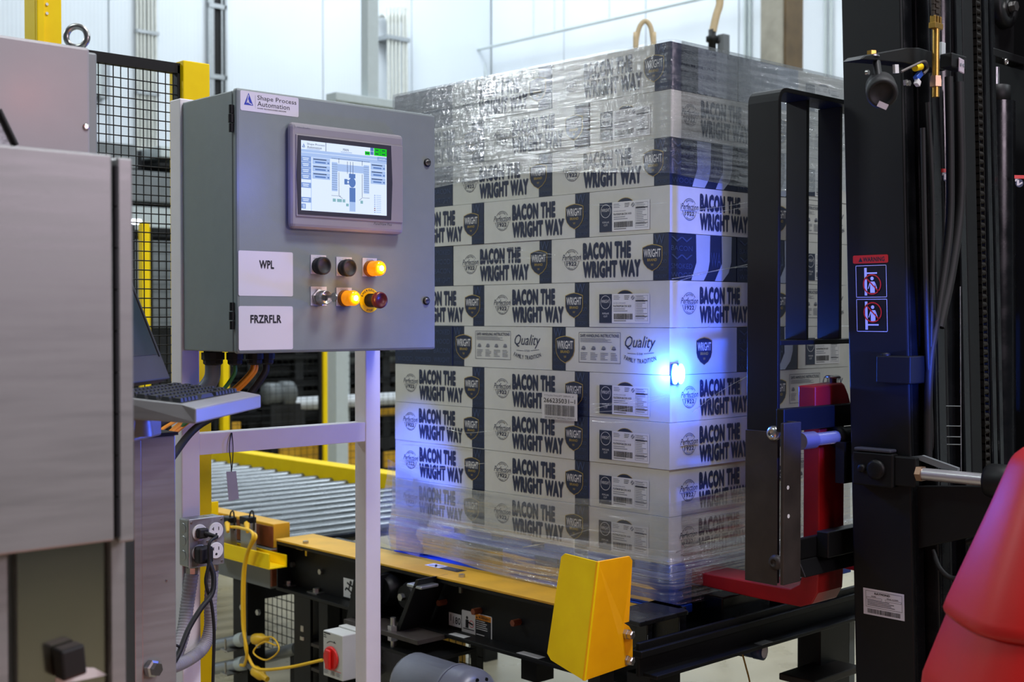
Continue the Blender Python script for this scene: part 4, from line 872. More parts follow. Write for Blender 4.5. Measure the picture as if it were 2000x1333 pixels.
# ------------------------------------------------------------------ stretch wrap
wrap = thing('stretch_wrap', 'clear stretch wrap bunched around the top and base of the pallet load', 'wrap', (PX + 0.45, PY + 0.6, 0.7))
X0, X1, Y0, Y1 = PX - 0.007, PX + 0.902, PY - 0.007, PY + 1.203
def loop_path(n=26, rc=0.012):
    pts = []; d = 0
    cs = [(X0, Y1), (X0, Y0), (X1, Y0), (X1, Y1)]
    for i in range(4):
        a, b = V(cs[i] + (0,)), V(cs[(i + 1) % 4] + (0,))
        e = (b - a).normalized()
        for k in range(n):
            q = a + e * rc + (b - a - e * 2 * rc) * (k / (n - 1)); pts.append(q)
    pts.append(pts[0].copy())
    return pts
CTR = V((PX + 0.45, PY + 0.6, 0))
def film_band(z0f, z1f, rows, mt, amp, out=lambda s, v: 0.0, seed=0, closed=True, path=None, name='film_band'):
    P = path or loop_path(); vs = []; uv = []; s = 0; n = len(P); L = [0]
    for i in range(1, n): L.append(L[-1] + (P[i] - P[i - 1]).length)
    for i, q in enumerate(P):
        pa, pb = P[max(i - 1, 0)], P[min(i + 1, n - 1)]; tg = (pb - pa).normalized(); nm = V((tg.y, -tg.x, 0))
        if nm.dot(q - CTR) < 0: nm = -nm
        for j in range(rows + 1):
            v = j / rows; z = z0f(L[i]) * (1 - v) + z1f(L[i]) * v
            k = amp * (noise.noise(V((L[i] * 2.5, z * 85, seed))) * 0.5 + 0.5) + amp * 0.3 * noise.noise(V((L[i] * 25, z * 30, seed + 9)))
            o = max(k, 0.0) + out(L[i], v)
            vs.append(q + nm * o + V((0, 0, z))); uv.append((L[i], z))
    m = MB(); r1 = rows + 1
    m.add(vs, [(i * r1 + j, i * r1 + j + 1, (i + 1) * r1 + j + 1, (i + 1) * r1 + j) for i in range(n - 1) for j in range(rows)], 0, True)
    o = m.build(name, mt, wrap)
    ul = o.data.uv_layers.new(name='UVMap')
    for lp_ in o.data.loops: ul.data[lp_.index].uv = uv[lp_.vertex_index]
    return o
def crumple(sv): return 0.0
ZTOP = ZB + 11 * CH
film_band(lambda s: 1.895 + 0.03 * math.sin(s * 3), lambda s: ZTOP + 0.004, 16, FILM_TOP, 0.004, seed=1)
film_band(lambda s: 0.83, lambda s: 0.985 - 0.03 * math.sin(s * 2.2 + 1), 14, FILM_MID, 0.004, out=lambda s, v: 0.004, seed=2)
film_band(lambda s: 0.715 + 0.010 * math.sin(s * 7), lambda s: 0.865 - 0.012 * math.sin(s * 3.1), 30, FILM_LOW, 0.007, out=lambda s, v: 0.006 + 0.012 * math.exp(-((v - 0.45) / 0.3) ** 2), seed=4)
def strip(pts, wd, seed=0, mt=None):      # narrow stretched strand lying on the film, through points on the two faces
    P = spline([V(p) for p in pts], 10); m = MB(); vs = []; uv = []; s = 0
    for i, q in enumerate(P):
        if i: s += (q - P[i - 1]).length
        for j in range(4):
            vs.append(q + V((0, 0, (j / 3 - 0.5) * wd * 0.55 * (0.6 + 0.5 * noise.noise(V((s * 9, seed, 0))))))); uv.append((s, q.z + j * 0.003))
    m.add(vs, [(i * 4 + j, i * 4 + j + 1, i * 4 + j + 5, i * 4 + j + 4) for i in range(len(P) - 1) for j in range(3)], 0, True)
    o = m.build('film_strand', mt or FILM_ROPE, wrap); ul = o.data.uv_layers.new(name='UVMap')
    for lp_ in o.data.loops: ul.data[lp_.index].uv = uv[lp_.vertex_index]
yl, xl = Y0 - 0.004, X0 - 0.004
for pts, wd in ((((1312, 545), (1380, 533), (1470, 515)), 0.006), (((1316, 552), (1400, 528), (1470, 520)), 0.004), (((1352, 806), (1410, 763), (1470, 730)), 0.006), (((1318, 640), (1380, 640), (1395, 618)), 0.004), (((1350, 411), (1410, 404), (1470, 394)), 0.006), (((1330, 418), (1400, 414), (1470, 402)), 0.004), (((1320, 1080), (1400, 1045), (1478, 1020)), 0.012), (((1330, 1085), (1410, 1065), (1478, 1030)), 0.012), (((1340, 1060), (1410, 1050), (1478, 1000)), 0.008), (((1390, 1030), (1430, 1018), (1478, 1008)), 0.008)):
    strip([aY(px, py, yl) for px, py in pts], wd, px)
for pts, wd in ((((1155, 800), (1220, 785), (1305, 770)), 0.006), (((1155, 806), (1220, 800), (1300, 778)), 0.004), (((1155, 822), (1200, 826), (1270, 822)), 0.006), (((1155, 790), (1240, 786), (1305, 776)), 0.004), (((960, 480), (1040, 492), (1085, 498)), 0.004), (((885, 512), (960, 508), (1080, 502)), 0.003), (((780, 862), (860, 868), (950, 878)), 0.006), (((870, 838), (910, 846), (960, 842)), 0.005), (((1020, 1070), (1080, 1058), (1150, 1035)), 0.008), (((1150, 400), (1220, 402), (1300, 396)), 0.003), (((780, 900), (850, 915), (950, 905)), 0.006)):
    strip([aX(px, py, xl) for px, py in pts], wd, px)
# tail of film pulled away at the far left base
vs = []; uv = []; m = MB(); nI, nJ = 14, 8
for i in range(nI + 1):
    for j in range(nJ + 1):
        u, v = i / nI, j / nJ
        top = aX(773, 880 + 60 * u, xl); z = 1.02 - 0.26 * v - 0.05 * u
        yy = Y1 - 0.0 + 0.07 * (v ** 2.4) * (1 - 0.2 * u) - 0.22 * u * (1 - 0) ; xx = xl - 0.012 - 0.05 * (v ** 2) * (1 - u) + 0.006 * noise.noise(V((u * 9, v * 12, 3)))
        vs.append(V((xx, yy, z))); uv.append((u * 0.3, z))
m.add(vs, [(i * (nJ + 1) + j, i * (nJ + 1) + j + 1, (i + 1) * (nJ + 1) + j + 1, (i + 1) * (nJ + 1) + j) for i in range(nI) for j in range(nJ)], 0, True)
o = m.build('film_tail', FILM_MID, wrap); ul = o.data.uv_layers.new(name='UVMap')
for lp_ in o.data.loops: ul.data[lp_.index].uv = uv[lp_.vertex_index]
# blue light on the film at the near corner, built as added emissive shapes
t = thing('corner_glow', 'added blue glow standing in for light on the film at the near corner of the wrapped pallet', 'lamp', (PX + 0.03, PY - 0.02, 1.34))
BGLOW = emit('blue_glow_emit', '3a9bff', 45)
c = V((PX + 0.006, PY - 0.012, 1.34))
box('housing', mat('navy_plastic', '14294f', 0.4), t, PX - 0.006, PX + 0.038, PY - 0.012, PY - 0.0075, 1.318, 1.372, 0.002)  # backing plate made up to carry the glow
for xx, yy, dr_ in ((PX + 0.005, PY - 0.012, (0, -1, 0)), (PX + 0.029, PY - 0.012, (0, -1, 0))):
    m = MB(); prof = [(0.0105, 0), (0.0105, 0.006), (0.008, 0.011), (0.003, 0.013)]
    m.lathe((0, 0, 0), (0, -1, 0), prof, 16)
    m.v = [V((xx + v.x, yy + v.y, 1.345 + v.z * 2.6)) for v in m.v]; m.build('lens', BGLOW, t)

# ================================================================== CONTROL BOX ON ITS WHITE STAND
ED = 2.524; SY = 2.772
t = thing('panel_stand', 'white square tube stand carrying the grey control box', 'stand', (1.80, SY, 0))
pl0, pl1, pr0, pr1 = 1.518, 1.567, 2.064, 2.114
box('post', WHITE, t, pl0, pl1, SY, SY + 0.05, 0.01, 2.02, 0.003); box('post', WHITE, t, pr0, pr1, SY, SY + 0.05, 0.01, 2.0, 0.003)
box('crossbar', WHITE, t, pl1, pr0, SY + 0.002, SY + 0.048, 1.163, 1.215, 0.002)
for xx in (pl0, pr0): box('base_plate', WHITE, t, xx - 0.05, xx + 0.10, SY - 0.05, SY + 0.10, 0, 0.012)
t = thing('control_box', 'grey control cabinet with touchscreen, indicator lights and push buttons', 'control box', (1.81, 2.65, 1.415))
bx0, bx1, bz0, bz1 = 1.524, 2.098, 1.418, 2.010
box('body', GREY, t, bx0, bx1, ED + 0.022, SY - 0.001, bz0, bz1, 0.003)
box('door', GREY, t, bx0 - 0.002, bx1 + 0.004, ED, ED + 0.019, bz0 - 0.003, bz1 + 0.004, 0.006)
box('door_gasket', BLACK, t, bx0 + 0.004, bx1 - 0.004, ED + 0.019, ED + 0.022, bz0 + 0.004, bz1 - 0.004)
for zz in (1.945, 1.50):
    m = MB(); 
    for k_ in range(3): m.cyl((bx0 - 0.006, ED + 0.016, zz - 0.03 + k_ * 0.021), (bx0 - 0.006, ED + 0.016, zz - 0.011 + k_ * 0.021), 0.0055 if k_ != 1 else 0.0068, 10)
    m.build('hinge', BLACK, t)
def on_door(px, py): q = aY(px, py, ED); return q.x, q.z
def sheet(name, pts, th, m, r=0.003, label=None, dy=0.0):
    (x0, z1), (x1, z0) = on_door(*pts[0]), on_door(*pts[1])
    o = MB().box(x0, x1, ED - th - dy, ED - dy - 0.0001, z0, z1).build(name, m, t, label=label)
    return x0, x1, z0, z1, ED - th - dy - 0.0002
x0, x1, z0, z1, yf = sheet('maker_plate', ((469, 175), (583, 227)), 0.001, LABEL); z1 = on_door(469, 176)[1]; z0 = on_door(469, 215)[1]
bpy.data.objects.remove(bpy.data.objects['maker_plate'])
wd, ht = x1 - x0, z1 - z0
p = Print(); p.rrect(0, wd, 0, ht, 0.004, LABEL, 1)
def logo(p, x, y, s, m, bg, lay=2):
    p.poly([(x, y), (x + s, y), (x + s / 2, y + s * 1.15)], m, lay); p.poly([(x + s * .36, y + s * .26), (x + s * .56, y + s * .26), (x + s * .48, y + s * .55)], bg, lay + 1); p.line((x + s * .40, y + s * .26), (x + s * .86, y + s * .08), s * .08, bg, lay + 1); p.line((x + s * .5, y + s * .95), (x + s * .30, y + s * .18), s * .07, bg, lay + 1)
logo(p, wd * .06, ht * .30, wd * .155, BLUEI, LABEL); p.rect(wd * .25, wd * .253, ht * .18, ht * .84, INKG, 2)
p.text('Shape Process', wd * .285, wd * .96, ht * .56, ht * .86, INK, 2, 0.0); p.text('Automation', wd * .285, wd * .84, ht * .31, ht * .56, INK, 2, 0.0); p.text('SHAPE TECHNOLOGIES GROUP®', wd * .285, wd * .78, ht * .17, ht * .235, INK, 2, 0.01)
p.place('maker_plate', t, V((x0, ED - 0.0003, z0)), XU, ZU, 'white maker sticker with a blue triangle logo')
for nm, tx, pa, pb, t0, t1 in (('name_label', 'WPL', (461, 489), (572, 576), .375, .645), ('name_label', 'FRZRFLR', (460, 598), (572, 680), .21, .78)):
    x0, z1 = on_door(*pa); x1, z0 = on_door(*pb); x0 = max(x0, bx0 + 0.001); z0 = on_door(pa[0], pb[1] + (2 if tx == 'WPL' else 5))[1]; wd, ht = x1 - x0, z1 - z0
    p = Print(); p.rrect(0, wd, 0, ht, 0.004, LABEL, 1); p.text(tx, wd * t0, wd * t1, ht * .61, ht * .80, INK, 2, 0.035)
    p.place(nm, t, V((x0, ED - 0.0003, z0)), XU, ZU, f'white label reading {tx}')
# operator screen
x0, x1, z0, z1 = 1.652, 1.983, 1.703, 1.949
m = MB(); rr = 0.010
prof = []
scr = box('screen_bezel', mat('bezel_grey', '8f8b91', 0.45, 0, 0.02, 30, 0.05, 300), t, x0, x1, ED - 0.022, ED - 0.0001, z0, z1, 0.012, seg=3)
reg(scr, ORG[t.name])
MB().box(x0 + 0.012, x1 - 0.006, ED - 0.0245, ED - 0.0215, z0 + 0.028, z1 - 0.028).build('bezel_plate', mat('bezel_grey', '8f8b91'), scr, 0.002)
gx0, gx1, gz0, gz1 = aY(579, 264, ED - 0.025).x, aY(766, 285, ED - 0.025).x, aY(580, 418, ED - 0.025).z, aY(580, 264, ED - 0.025).z
q = [(gx0 + 0.004, gz0), (gx1 - 0.004, gz0), (gx1, (gz0 + gz1) / 2), (gx1 - 0.004, gz1), (gx0 + 0.004, gz1), (gx0, (gz0 + gz1) / 2)]
MB().prism([(a_, ED - 0.0246, b_) for a_, b_ in q], (0, -0.0012, 0)).build('screen_surround', mat('screen_surround', '34343e', 0.4), scr)
sx0, sx1, sz0, sz1 = aY(588, 275, ED - 0.026).x, aY(755, 292, ED - 0.026).x, aY(587, 412, ED - 0.026).z, aY(587, 274, ED - 0.026).z
sz0 = aY(587, 410.5, ED - 0.026).z; sz1 = aY(587, 273.5, ED - 0.026).z
W_, H_ = sx1 - sx0, sz1 - sz0
S_W, S_L, S_M, S_D, S_G, S_K, S_T = emit('screen_white', 'dcebff', 0.85), emit('screen_pale_blue', 'a9c4ee', 0.8), emit('screen_blue', '86a4dc', 0.75), emit('screen_dark_blue', '5f83c4', 0.7), emit('screen_green', '18c81e', 0.85), emit('screen_ink', '2c3c66', 0.4), emit('screen_teal', '8fc0c8', 0.7)
p = Print(0.0002)
def R_(a, b, c, d, m_, l=2): p.rect(W_ * a, W_ * b, H_ * (1 - d), H_ * (1 - c), m_, l)
def T_(s_, a, b, c, d, m_=None, l=4, bold=0.0): p.text(s_, W_ * a, W_ * b, H_ * (1 - d), H_ * (1 - c), m_ or S_K, l, bold)
R_(0, 1, 0, 1, S_W, 1)
R_(0, 1, .125, .225, S_L); R_(0, 1, .165, .172, S_W, 3); R_(.275, .28, .0, .125, S_K, 3)
logo(p, W_ * .01, H_ * (1 - .10), W_ * .035, S_D, S_W, 2); T_('Shape Process', .065, .265, .03, .065); T_('Automation', .065, .23, .07, .105); R_(.065, .21, .112, .117, S_M, 3)
T_('MAIN', .475, .54, .055, .09); R_(.45, .58, .105, .112, S_M, 3)
R_(.735, .80, .0, .06, S_W, 3); R_(.735, .795, .06, .115, S_G, 3); R_(.80, .84, .0, .05, S_D, 3); R_(.80, .84, .055, .105, S_D, 3); R_(.845, 1, 0, .11, S_G, 3); R_(.92, .923, 0, .11, S_K, 4); R_(.845, 1, .053, .056, S_K, 4)
for a_, b_ in ((.86, .02), (.94, .02), (.86, .075), (.94, .075), (.745, .08)): R_(a_, a_ + .04, b_, b_ + .014, S_K, 4)
R_(.885, 1, .125, .185, S_M, 3); T_('ALARM RESET', .90, .985, .145, .163, S_W)
for c0, c1 in ((.225, .30), (.305, .385), (.39, .47), (.475, .555), (.60, .675), (.81, .885), (.905, .975)):
    R_(0.0, .11 if c0 < .9 else .05, c0, c1, S_M, 2); R_(.015, .085 if c0 < .9 else .04, (c0 + c1) / 2 - .018, (c0 + c1) / 2 - .006, S_W, 3); R_(.02, .08 if c0 < .9 else .04, (c0 + c1) / 2 + .006, (c0 + c1) / 2 + .018, S_W, 3)
R_(.108, .114, .225, 1, S_L, 2)
for i in range(3):
    for xa, xb in ((.125, .325), (.805, .985)):
        c0 = .23 + i * .105; R_(xa, xb, c0, c0 + .095, S_L, 2); R_(xa + .01, xb - .04, c0 + .018, c0 + .03, S_K, 3); R_(xa + .03, xb - .05, c0 + .055, c0 + .075, S_D, 3); R_(xb - .03, xb - .01, c0 + .055, c0 + .075, S_D, 3)
for xa in (.345, .72):
    R_(xa, xa + .065, .27, .69, S_L, 2)
    for i in range(12): R_(xa, xa + .065, .30 + i * .033, .303 + i * .033, S_K, 3)
R_(.41, .72, .29, .395, S_L, 2)
for xa in (.525, .56, .59): R_(xa, xa + .004, .24, .42, S_K, 3)
R_(.545, .62, .415, .48, S_D, 3); p.disc(W_ * .583, H_ * .455, W_ * .04, H_ * .072, S_D, 3); R_(.49, .525, .50, .58, S_D, 3); R_(.52, .55, .51, .525, S_D, 3); R_(.52, .55, .56, .575, S_D, 3); R_(.55, .62, .62, .83, S_D, 3); R_(.55, .62, .83, .97, S_L, 3)
for xa in (.425, .70): R_(xa, xa + .004, .41, .75, S_K, 3); R_(xa, xa + .004, .21, .28, S_K, 3)
R_(.34, .79, .212, .216, S_K, 3); R_(.34, .45, .755, .759, S_K, 3); R_(.70, .79, .755, .759, S_K, 3); p.line((W_ * .43, H_ * .24), (W_ * .47, H_ * .21), 0.0008, S_K, 3); p.line((W_ * .70, H_ * .24), (W_ * .665, H_ * .20), 0.0008, S_K, 3)
for xa, xb in ((.355, .39), (.405, .46), (.47, .50), (.68, .71)): R_(xa, xb, .80, .845, S_T, 3)
R_(.51, .54, .86, .90, S_T, 3)
for i in range(10): R_(.845, .86, .70 + i * .028, .712 + i * .028, (S_M if i not in (7, 8) else emit('screen_red', '8a2038', .5)), 3); R_(.87, .93, .70 + i * .028, .708 + i * .028, S_L, 3)
p.place('display', scr, V((sx0, ED - 0.0259, sz0)), XU, ZU, 'lit screen showing the line layout')
p = Print(); a = aY(730, 437, ED - 0.0246); p.text('PanelView Plus', 0, 0.055, 0, 0.006, INK, 1, 0.005, 0.25); p.place('model_print', scr, V((a.x, ED - 0.0247, a.z - 0.003)), XU, ZU)
p = Print(); p.ring(0.004, 0.004, 0.004, 0.0008, INKG, 1, 16); p.text('Allen-Bradley', 0.012, 0.05, 0.001, 0.006, INKG, 1, 0.0); a = aY(571, 247, ED - 0.0222); p.place('maker_print', scr, V((a.x, ED - 0.0223, a.z - 0.004)), XU, ZU)
# buttons
def legend(px0, py0, px1, py1, words):
    x0, z1 = on_door(px0, py0); x1, z0 = on_door(px1, py1); z0 = on_door(px0, py1)[1]
    o = MB().box(x0, x1, ED - 0.0025, ED - 0.0001, z0, z1).build('legend_plate', LABEL, t)
    p = Print(); wd = x1 - x0; ht = z1 - z0
    for i, s_ in enumerate(words): p.text(s_, wd * (.5 - .05 * len(s_) * .9), wd * (.5 + .05 * len(s_) * .9), ht * (.88 - .09 * i), ht * (.94 - .09 * i), INKG, 1, 0.0)
    p.place('legend_text', o, V((x0, ED - 0.0026, z0)), XU, ZU)
    return (x0 + x1) / 2, z0 + ht * 0.42
BTN = []
for pts, ws in (((606, 498, 636, 535), ('JOG', 'REVERSE')), ((656, 502, 686, 539), ('JOG', 'FORWARD'))):
    cx_, cz_ = legend(*pts, ws); MB().lathe((cx_, ED - 0.0025, cz_), (0, -1, 0), [(0.0195, 0), (0.0195, 0.010), (0.021, 0.011), (0.021, 0.022), (0.019, 0.024), (0.0165, 0.0245), (0.0155, 0.021), (0.002, 0.021)], 28).build('push_button', RUBBER, t)
AMB = bpy.data.materials.new('amber_lens'); AMB.use_nodes = True; MATS['amber_lens'] = AMB
b_ = AMB.node_tree.nodes['Principled BSDF']; b_.inputs['Base Color'].default_value = lin('f5960a'); b_.inputs['Roughness'].default_value = 0.12; b_.inputs['Emission Color'].default_value = lin('ff9400'); b_.inputs['Emission Strength'].default_value = 0.55
for pts, ws in (((707, 504, 735, 540), ('CLEAR', 'FAULT')), ((656, 562, 686, 598), ('FAULT', 'RESET'))):
    cx_, cz_ = legend(*pts, ws); pl = MB().lathe((cx_, ED - 0.0025, cz_), (0, -1, 0), [(0.020, 0), (0.020, 0.012), (0.019, 0.013)], 26).build('pilot_light', mat('amber_base', '9a5a08', 0.4), t, label='glowing amber pilot light')
    MB().lathe((cx_, ED - 0.0155, cz_), (0, -1, 0), [(0.0185, 0), (0.0185, 0.026), (0.0165, 0.031), (0.010, 0.034), (0.002, 0.034)], 26).build('amber_lens', AMB, pl)
    MB().lathe((cx_, ED - 0.0500, cz_), (0, -1, 0), [(0.004, 0), (0.007, 0.0005), (0.002, 0.001)], 12).build('filament_glow', emit('amber_core', 'ffe9a0', 6), pl)
    light('pilot_glow', 'POINT', (cx_, ED - 0.062, cz_), 0.22, (1.0, 0.5, 0.08), 0.012)
cx_, cz_ = legend(606, 560, 637, 597, ('AUTO', 'CYCLE'))
ks = MB().lathe((cx_, ED - 0.0025, cz_), (0, -1, 0), [(0.0205, 0), (0.0205, 0.007), (0.017, 0.008), (0.017, 0.012)], 6, smooth=False).build('key_switch', ZINC, t, label='chrome key switch with key')
MB().lathe((cx_, ED - 0.012, cz_), (0, -1, 0), [(0.0165, 0), (0.0165, 0.022), (0.015, 0.024), (0.0145, 0.024), (0.012, 0.021), (0.002, 0.021)], 26).build('barrel', ZINC, ks)
m = MB().box(cx_ - 0.0012, cx_ + 0.0012, ED - 0.058, ED - 0.033, cz_ - 0.006, cz_ + 0.005); m.lathe((cx_ - 0.0013, ED - 0.064, cz_), (1, 0, 0), [(0.011, 0), (0.011, 0.0026)], 16); m.build('key', BRASS if False else ZINC, ks)
ex, ez = on_door(721, 587)
es = MB().lathe((ex, ED - 0.0001, ez), (0, -1, 0), [(0.030, 0), (0.030, 0.0015)], 40).build('emergency_plate', YEL, t, label='yellow emergency stop ring')
p = Print(); p.arc_text('EMERGENCY', 0, 0, 0.0225, 160, 20, 0.0052, INK, 1, 0.03); p.arc_text('STOP', 0, 0, 0.0275, 248, 292, 0.0052, INK, 1, 0.03, True); p.place('ring_lettering', es, V((ex, ED - 0.0018, ez)), XU, ZU)
MB().lathe((ex, ED - 0.0016, ez), (0, -1, 0), [(0.0165, 0), (0.0165, 0.028), (0.013, 0.03)], 26).build('stop_stem', RUBBER, es)
MB().lathe((ex, ED - 0.030, ez), (0, -1, 0), [(0.013, 0), (0.0195, 0.004), (0.0205, 0.014), (0.019, 0.019), (0.015, 0.020), (0.013, 0.017), (0.002, 0.017)], 28).build('stop_knob', mat('dark_red_knob', '4a0f18', 0.35), es)
for px, py in ((834, 318), (832, 588)):
    qx, qz = on_door(px, py); lk = MB().lathe((qx, ED, qz), (0, -1, 0), [(0.0105, 0), (0.0105, 0.003), (0.008, 0.0035)], 22).build('door_lock', BLACK, t)
    MB().lathe((qx, ED - 0.0034, qz), (0, -1, 0), [(0.0075, 0), (0.0072, 0.002), (0.006, 0.003)], 18).build('lock_core', ZINC, lk); MB().obox(V((qx - 0.006, ED - 0.0068, qz - 0.002)), (0.012, 0, 0.004), (0, 0.0005, 0), (-0.0006, 0, 0.0016)).build('slot', BLACK, lk)
# cable glands and cables below the box
gl = [(416, 0.028, 2.70), (459, 0.021, 2.66), (497, 0.022, 2.65), (520, 0.021, 2.65)]
GC = []
for px, r, gy_ in gl:
    q = aY(px, 700, gy_); GC.append(V((q.x, gy_, bz0)))
    MB().lathe((q.x, gy_, bz0 - 0.0002), (0, 0, -1), [(r * .8, 0), (r * .8, 0.004), (r, 0.004), (r, 0.02), (r * .85, 0.022), (r * .85, 0.03), (r * .65, 0.034)], 12, smooth=False).build('cable_gland', RUBBER, t)
cable('flexible_conduit', 'grey flexible conduit curving down from the control box gland', [GC[0] + V((0, 0, -0.03)), GC[0] + V((0.0, 0.01, -0.07)), GC[0] + V((-0.03, 0.03, -0.11)), GC[0] + V((-0.10, 0.06, -0.16)), GC[0] + V((-0.22, 0.05, -0.22)), V((1.30, 2.66, 1.19)), V((1.27, 2.66, 1.0))], 0.019, mat('dark_flexible_conduit', '5e6670', 0.5), cat='conduit')
cable('green_cable', 'thin green cable hanging from the second gland', [GC[1] + V((0, 0, -0.03)), GC[1] + V((-0.005, 0.0, -0.06)), GC[1] + V((-0.05, 0.02, -0.12)), GC[1] + V((-0.14, 0.04, -0.19)), V((1.38, 2.72, 1.15))], 0.005, GREEN)
for k_ in range(4):
    o_ = V((0.006 * (k_ % 2), 0.006 * (k_ // 2), 0)); cable('orange_cable', ('orange cable leaving the third gland, first strand of four', 'orange cable leaving the third gland, second strand of four', 'orange cable leaving the third gland, third strand of four', 'orange cable leaving the third gland, fourth strand of four')[k_], [GC[2] + o_ + V((0, 0, -0.03)), GC[2] + o_ * 1.5 + V((-0.01, 0.0, -0.055)), GC[2] + o_ * 2 + V((-0.06, 0.02, -0.105)), GC[2] + o_ * 2 + V((-0.15, 0.05, -0.16)), V((1.36, 2.66, 1.18)) + o_], 0.0045, ORANGE)
cable('black_cable', 'black cable curving from the rightmost gland of the control box', [GC[3] + V((0, 0, -0.03)), GC[3] + V((-0.008, 0.0, -0.06)), GC[3] + V((-0.06, 0.02, -0.125)), GC[3] + V((-0.16, 0.05, -0.18)), V((1.40, 2.62, 1.17))], 0.009, RUBBER)
# hanging tag on the crossbar
t = thing('hanging_tag', 'small grey paper tag hung by dark string from the white crossbar', 'tag', (1.64, SY - 0.004, 1.06))
yt = SY - 0.006
MB().tube(spline([aY(452, 846, SY + 0.0), aY(449, 860, yt), aY(448, 880, yt), aY(451, 905, yt), aY(452, 922, yt)], 5), 0.0013, 6).build('string', INK, t); MB().tube(spline([aY(453, 846, SY + 0.0), aY(455, 875, yt), aY(454, 905, yt), aY(452, 922, yt)], 5), 0.0012, 6).build('string', INK, t)
MB().prism([aY(442, 922, yt), aY(461, 921, yt), aY(467, 975, yt), aY(447, 980, yt)], (0, 0.0008, 0)).build('card', mat('grey_card', 'a9a9ab', 0.7), t)
# ------------------------------------------------------------------ outlet box
OY = 2.722
t = thing('outlet_box', 'galvanised outlet box with four white receptacles on the stand post', 'outlet box', (1.555, OY, 0.95))
ox0, ox1, oz0, oz1 = 1.509, 1.602, 0.903, 1.018
box('box_body', GALV, t, ox0, ox1, OY + 0.004, SY - 0.0005, oz0, oz1, 0.004); box('cover_plate', STEEL if False else GALV, t, ox0 - 0.001, ox1 + 0.001, OY, OY + 0.004, oz0 - 0.001, oz1 + 0.001, 0.0035)
m = MB()
for zz in (0.93, 0.965, 0.995): m.lathe((ox0, OY + 0.028, zz), (-1, 0, 0), [(0.0125, -0.001), (0.0125, 0.0007), (0.010, 0.0007)], 18)
for xx in (1.535, 1.575): m.lathe((xx, OY + 0.028, oz1), (0, 0, 1), [(0.0125, -0.001), (0.0125, 0.0007)], 18)
m.build('knockout', GALV, t)
RX = (1.5355, 1.5795); RZ = (0.985, 0.937)
for xx in RX:
    for zz in RZ:
        o = MB().lathe((xx, OY, zz), (0, -1, 0), [(0.0195, 0), (0.0195, 0.002), (0.0185, 0.003)], 26).build('receptacle', PAPER, t)
        p = Print(); p.rect(-0.0085, -0.0065, 0.001, 0.009, INK); p.rect(-0.0115, -0.0085, 0.004, 0.006, INK); p.rect(0.0055, 0.0075, 0.001, 0.009, INK); p.disc(0, -0.0085, 0.003, 0.003, INK)
        p.place('slots', o, V((xx, OY - 0.0032, zz)), XU, ZU)
m = MB()
for xx, zz in ((1.5575, 0.961), (1.5355, 0.961), (1.5795, 0.961), (1.515, 1.010), (1.596, 0.909), (1.53, 0.909), (1.596, 1.010)): m.lathe((xx, OY, zz), (0, -1, 0), [(0.0035, 0), (0.003, 0.0012)], 10)
m.build('cover_screws', ZINC, t)
for xx in (1.53, 1.585): MB().lathe((xx, OY + 0.026, oz0 - 0.0002), (0, 0, -1), [(0.013, 0), (0.015, 0.004), (0.015, 0.018), (0.012, 0.022)], 8, smooth=False).build('conduit_fitting', ZINC, t)
def ribbed(name, label, pts, r, mt):
    P = spline(pts, 26); rr_ = [r * (1 + 0.05 * math.sin(i * 2.1)) for i in range(len(P))]
    o = MB().tube(P, rr_, 10).build(name, mt); return tag(o, label, 'conduit')
ribbed('flexible_conduit', 'left grey ribbed conduit sweeping down from the outlet box', [V((1.53, OY + 0.026, oz0 - 0.02)), aY(366, 1180, OY + 0.026), aY(358, 1235, OY + 0.01), aY(340, 1290, OY - 0.02), aY(318, 1330, OY - 0.05), aY(300, 1370, OY - 0.08), aY(285, 1480, OY - 0.06)], 0.0165, CONDUIT)
ribbed('flexible_conduit', 'right grey ribbed conduit looping from the outlet box to the pedestal', [V((1.585, OY + 0.026, oz0 - 0.02)), aY(411, 1180, OY + 0.026), aY(410, 1230, OY + 0.026), aY(395, 1268, OY + 0.015), aY(360, 1294, OY - 0.03), aY(325, 1306, OY - 0.12), aY(296, 1306, OY - 0.235)], 0.0155, CONDUIT)
# plugs and cords
t = thing('power_cord', 'thin black power cord with a small plug in the upper left receptacle', 'cord', (RX[0], OY - 0.02, RZ[0]))
m = MB().box(RX[0] - 0.012, RX[0] + 0.013, OY - 0.022, OY - 0.0035, RZ[0] - 0.012, RZ[0] + 0.012); m.build('plug', RUBBER, t, 0.004)
MB().cyl((RX[0] + 0.004, OY - 0.02, RZ[0]), (RX[0] + 0.024, OY - 0.045, RZ[0] - 0.008), 0.006, 10, r2=0.004).build('strain_relief', RUBBER, t)
cb = OY - 0.05
MB().tube(spline([V((RX[0] + 0.022, OY - 0.043, RZ[0] - 0.007)), aY(409, 1062, cb), aY(408, 1100, cb), aY(402, 1130, cb), aY(404, 1150, cb), aY(413, 1180, cb), aY(418, 1230, cb), aY(417, 1290, cb), aY(414, 1400, cb)], 8), 0.0038, 8).build('cord', RUBBER, t)
t = thing('adapter_cord', 'thick black cord with a square adapter in the lower left receptacle', 'cord', (RX[0], OY - 0.02, RZ[1]))
m = MB().box(RX[0] - 0.018, RX[0] + 0.020, OY - 0.034, OY - 0.0035, RZ[1] - 0.022, RZ[1] + 0.018); m.build('adapter', RUBBER, t, 0.006)
MB().tube(spline([V((RX[0] + 0.01, OY - 0.03, RZ[1] - 0.018)), aY(408, 1098, cb + 0.01), aY(417, 1125, cb), aY(414, 1160, cb - 0.01), aY(392, 1190, cb - 0.02), aY(368, 1230, cb - 0.03), aY(345, 1285, cb - 0.05), aY(310, 1335, cb - 0.07), aY(285, 1400, cb - 0.08)], 8), 0.0062, 8).build('cord', RUBBER, t)
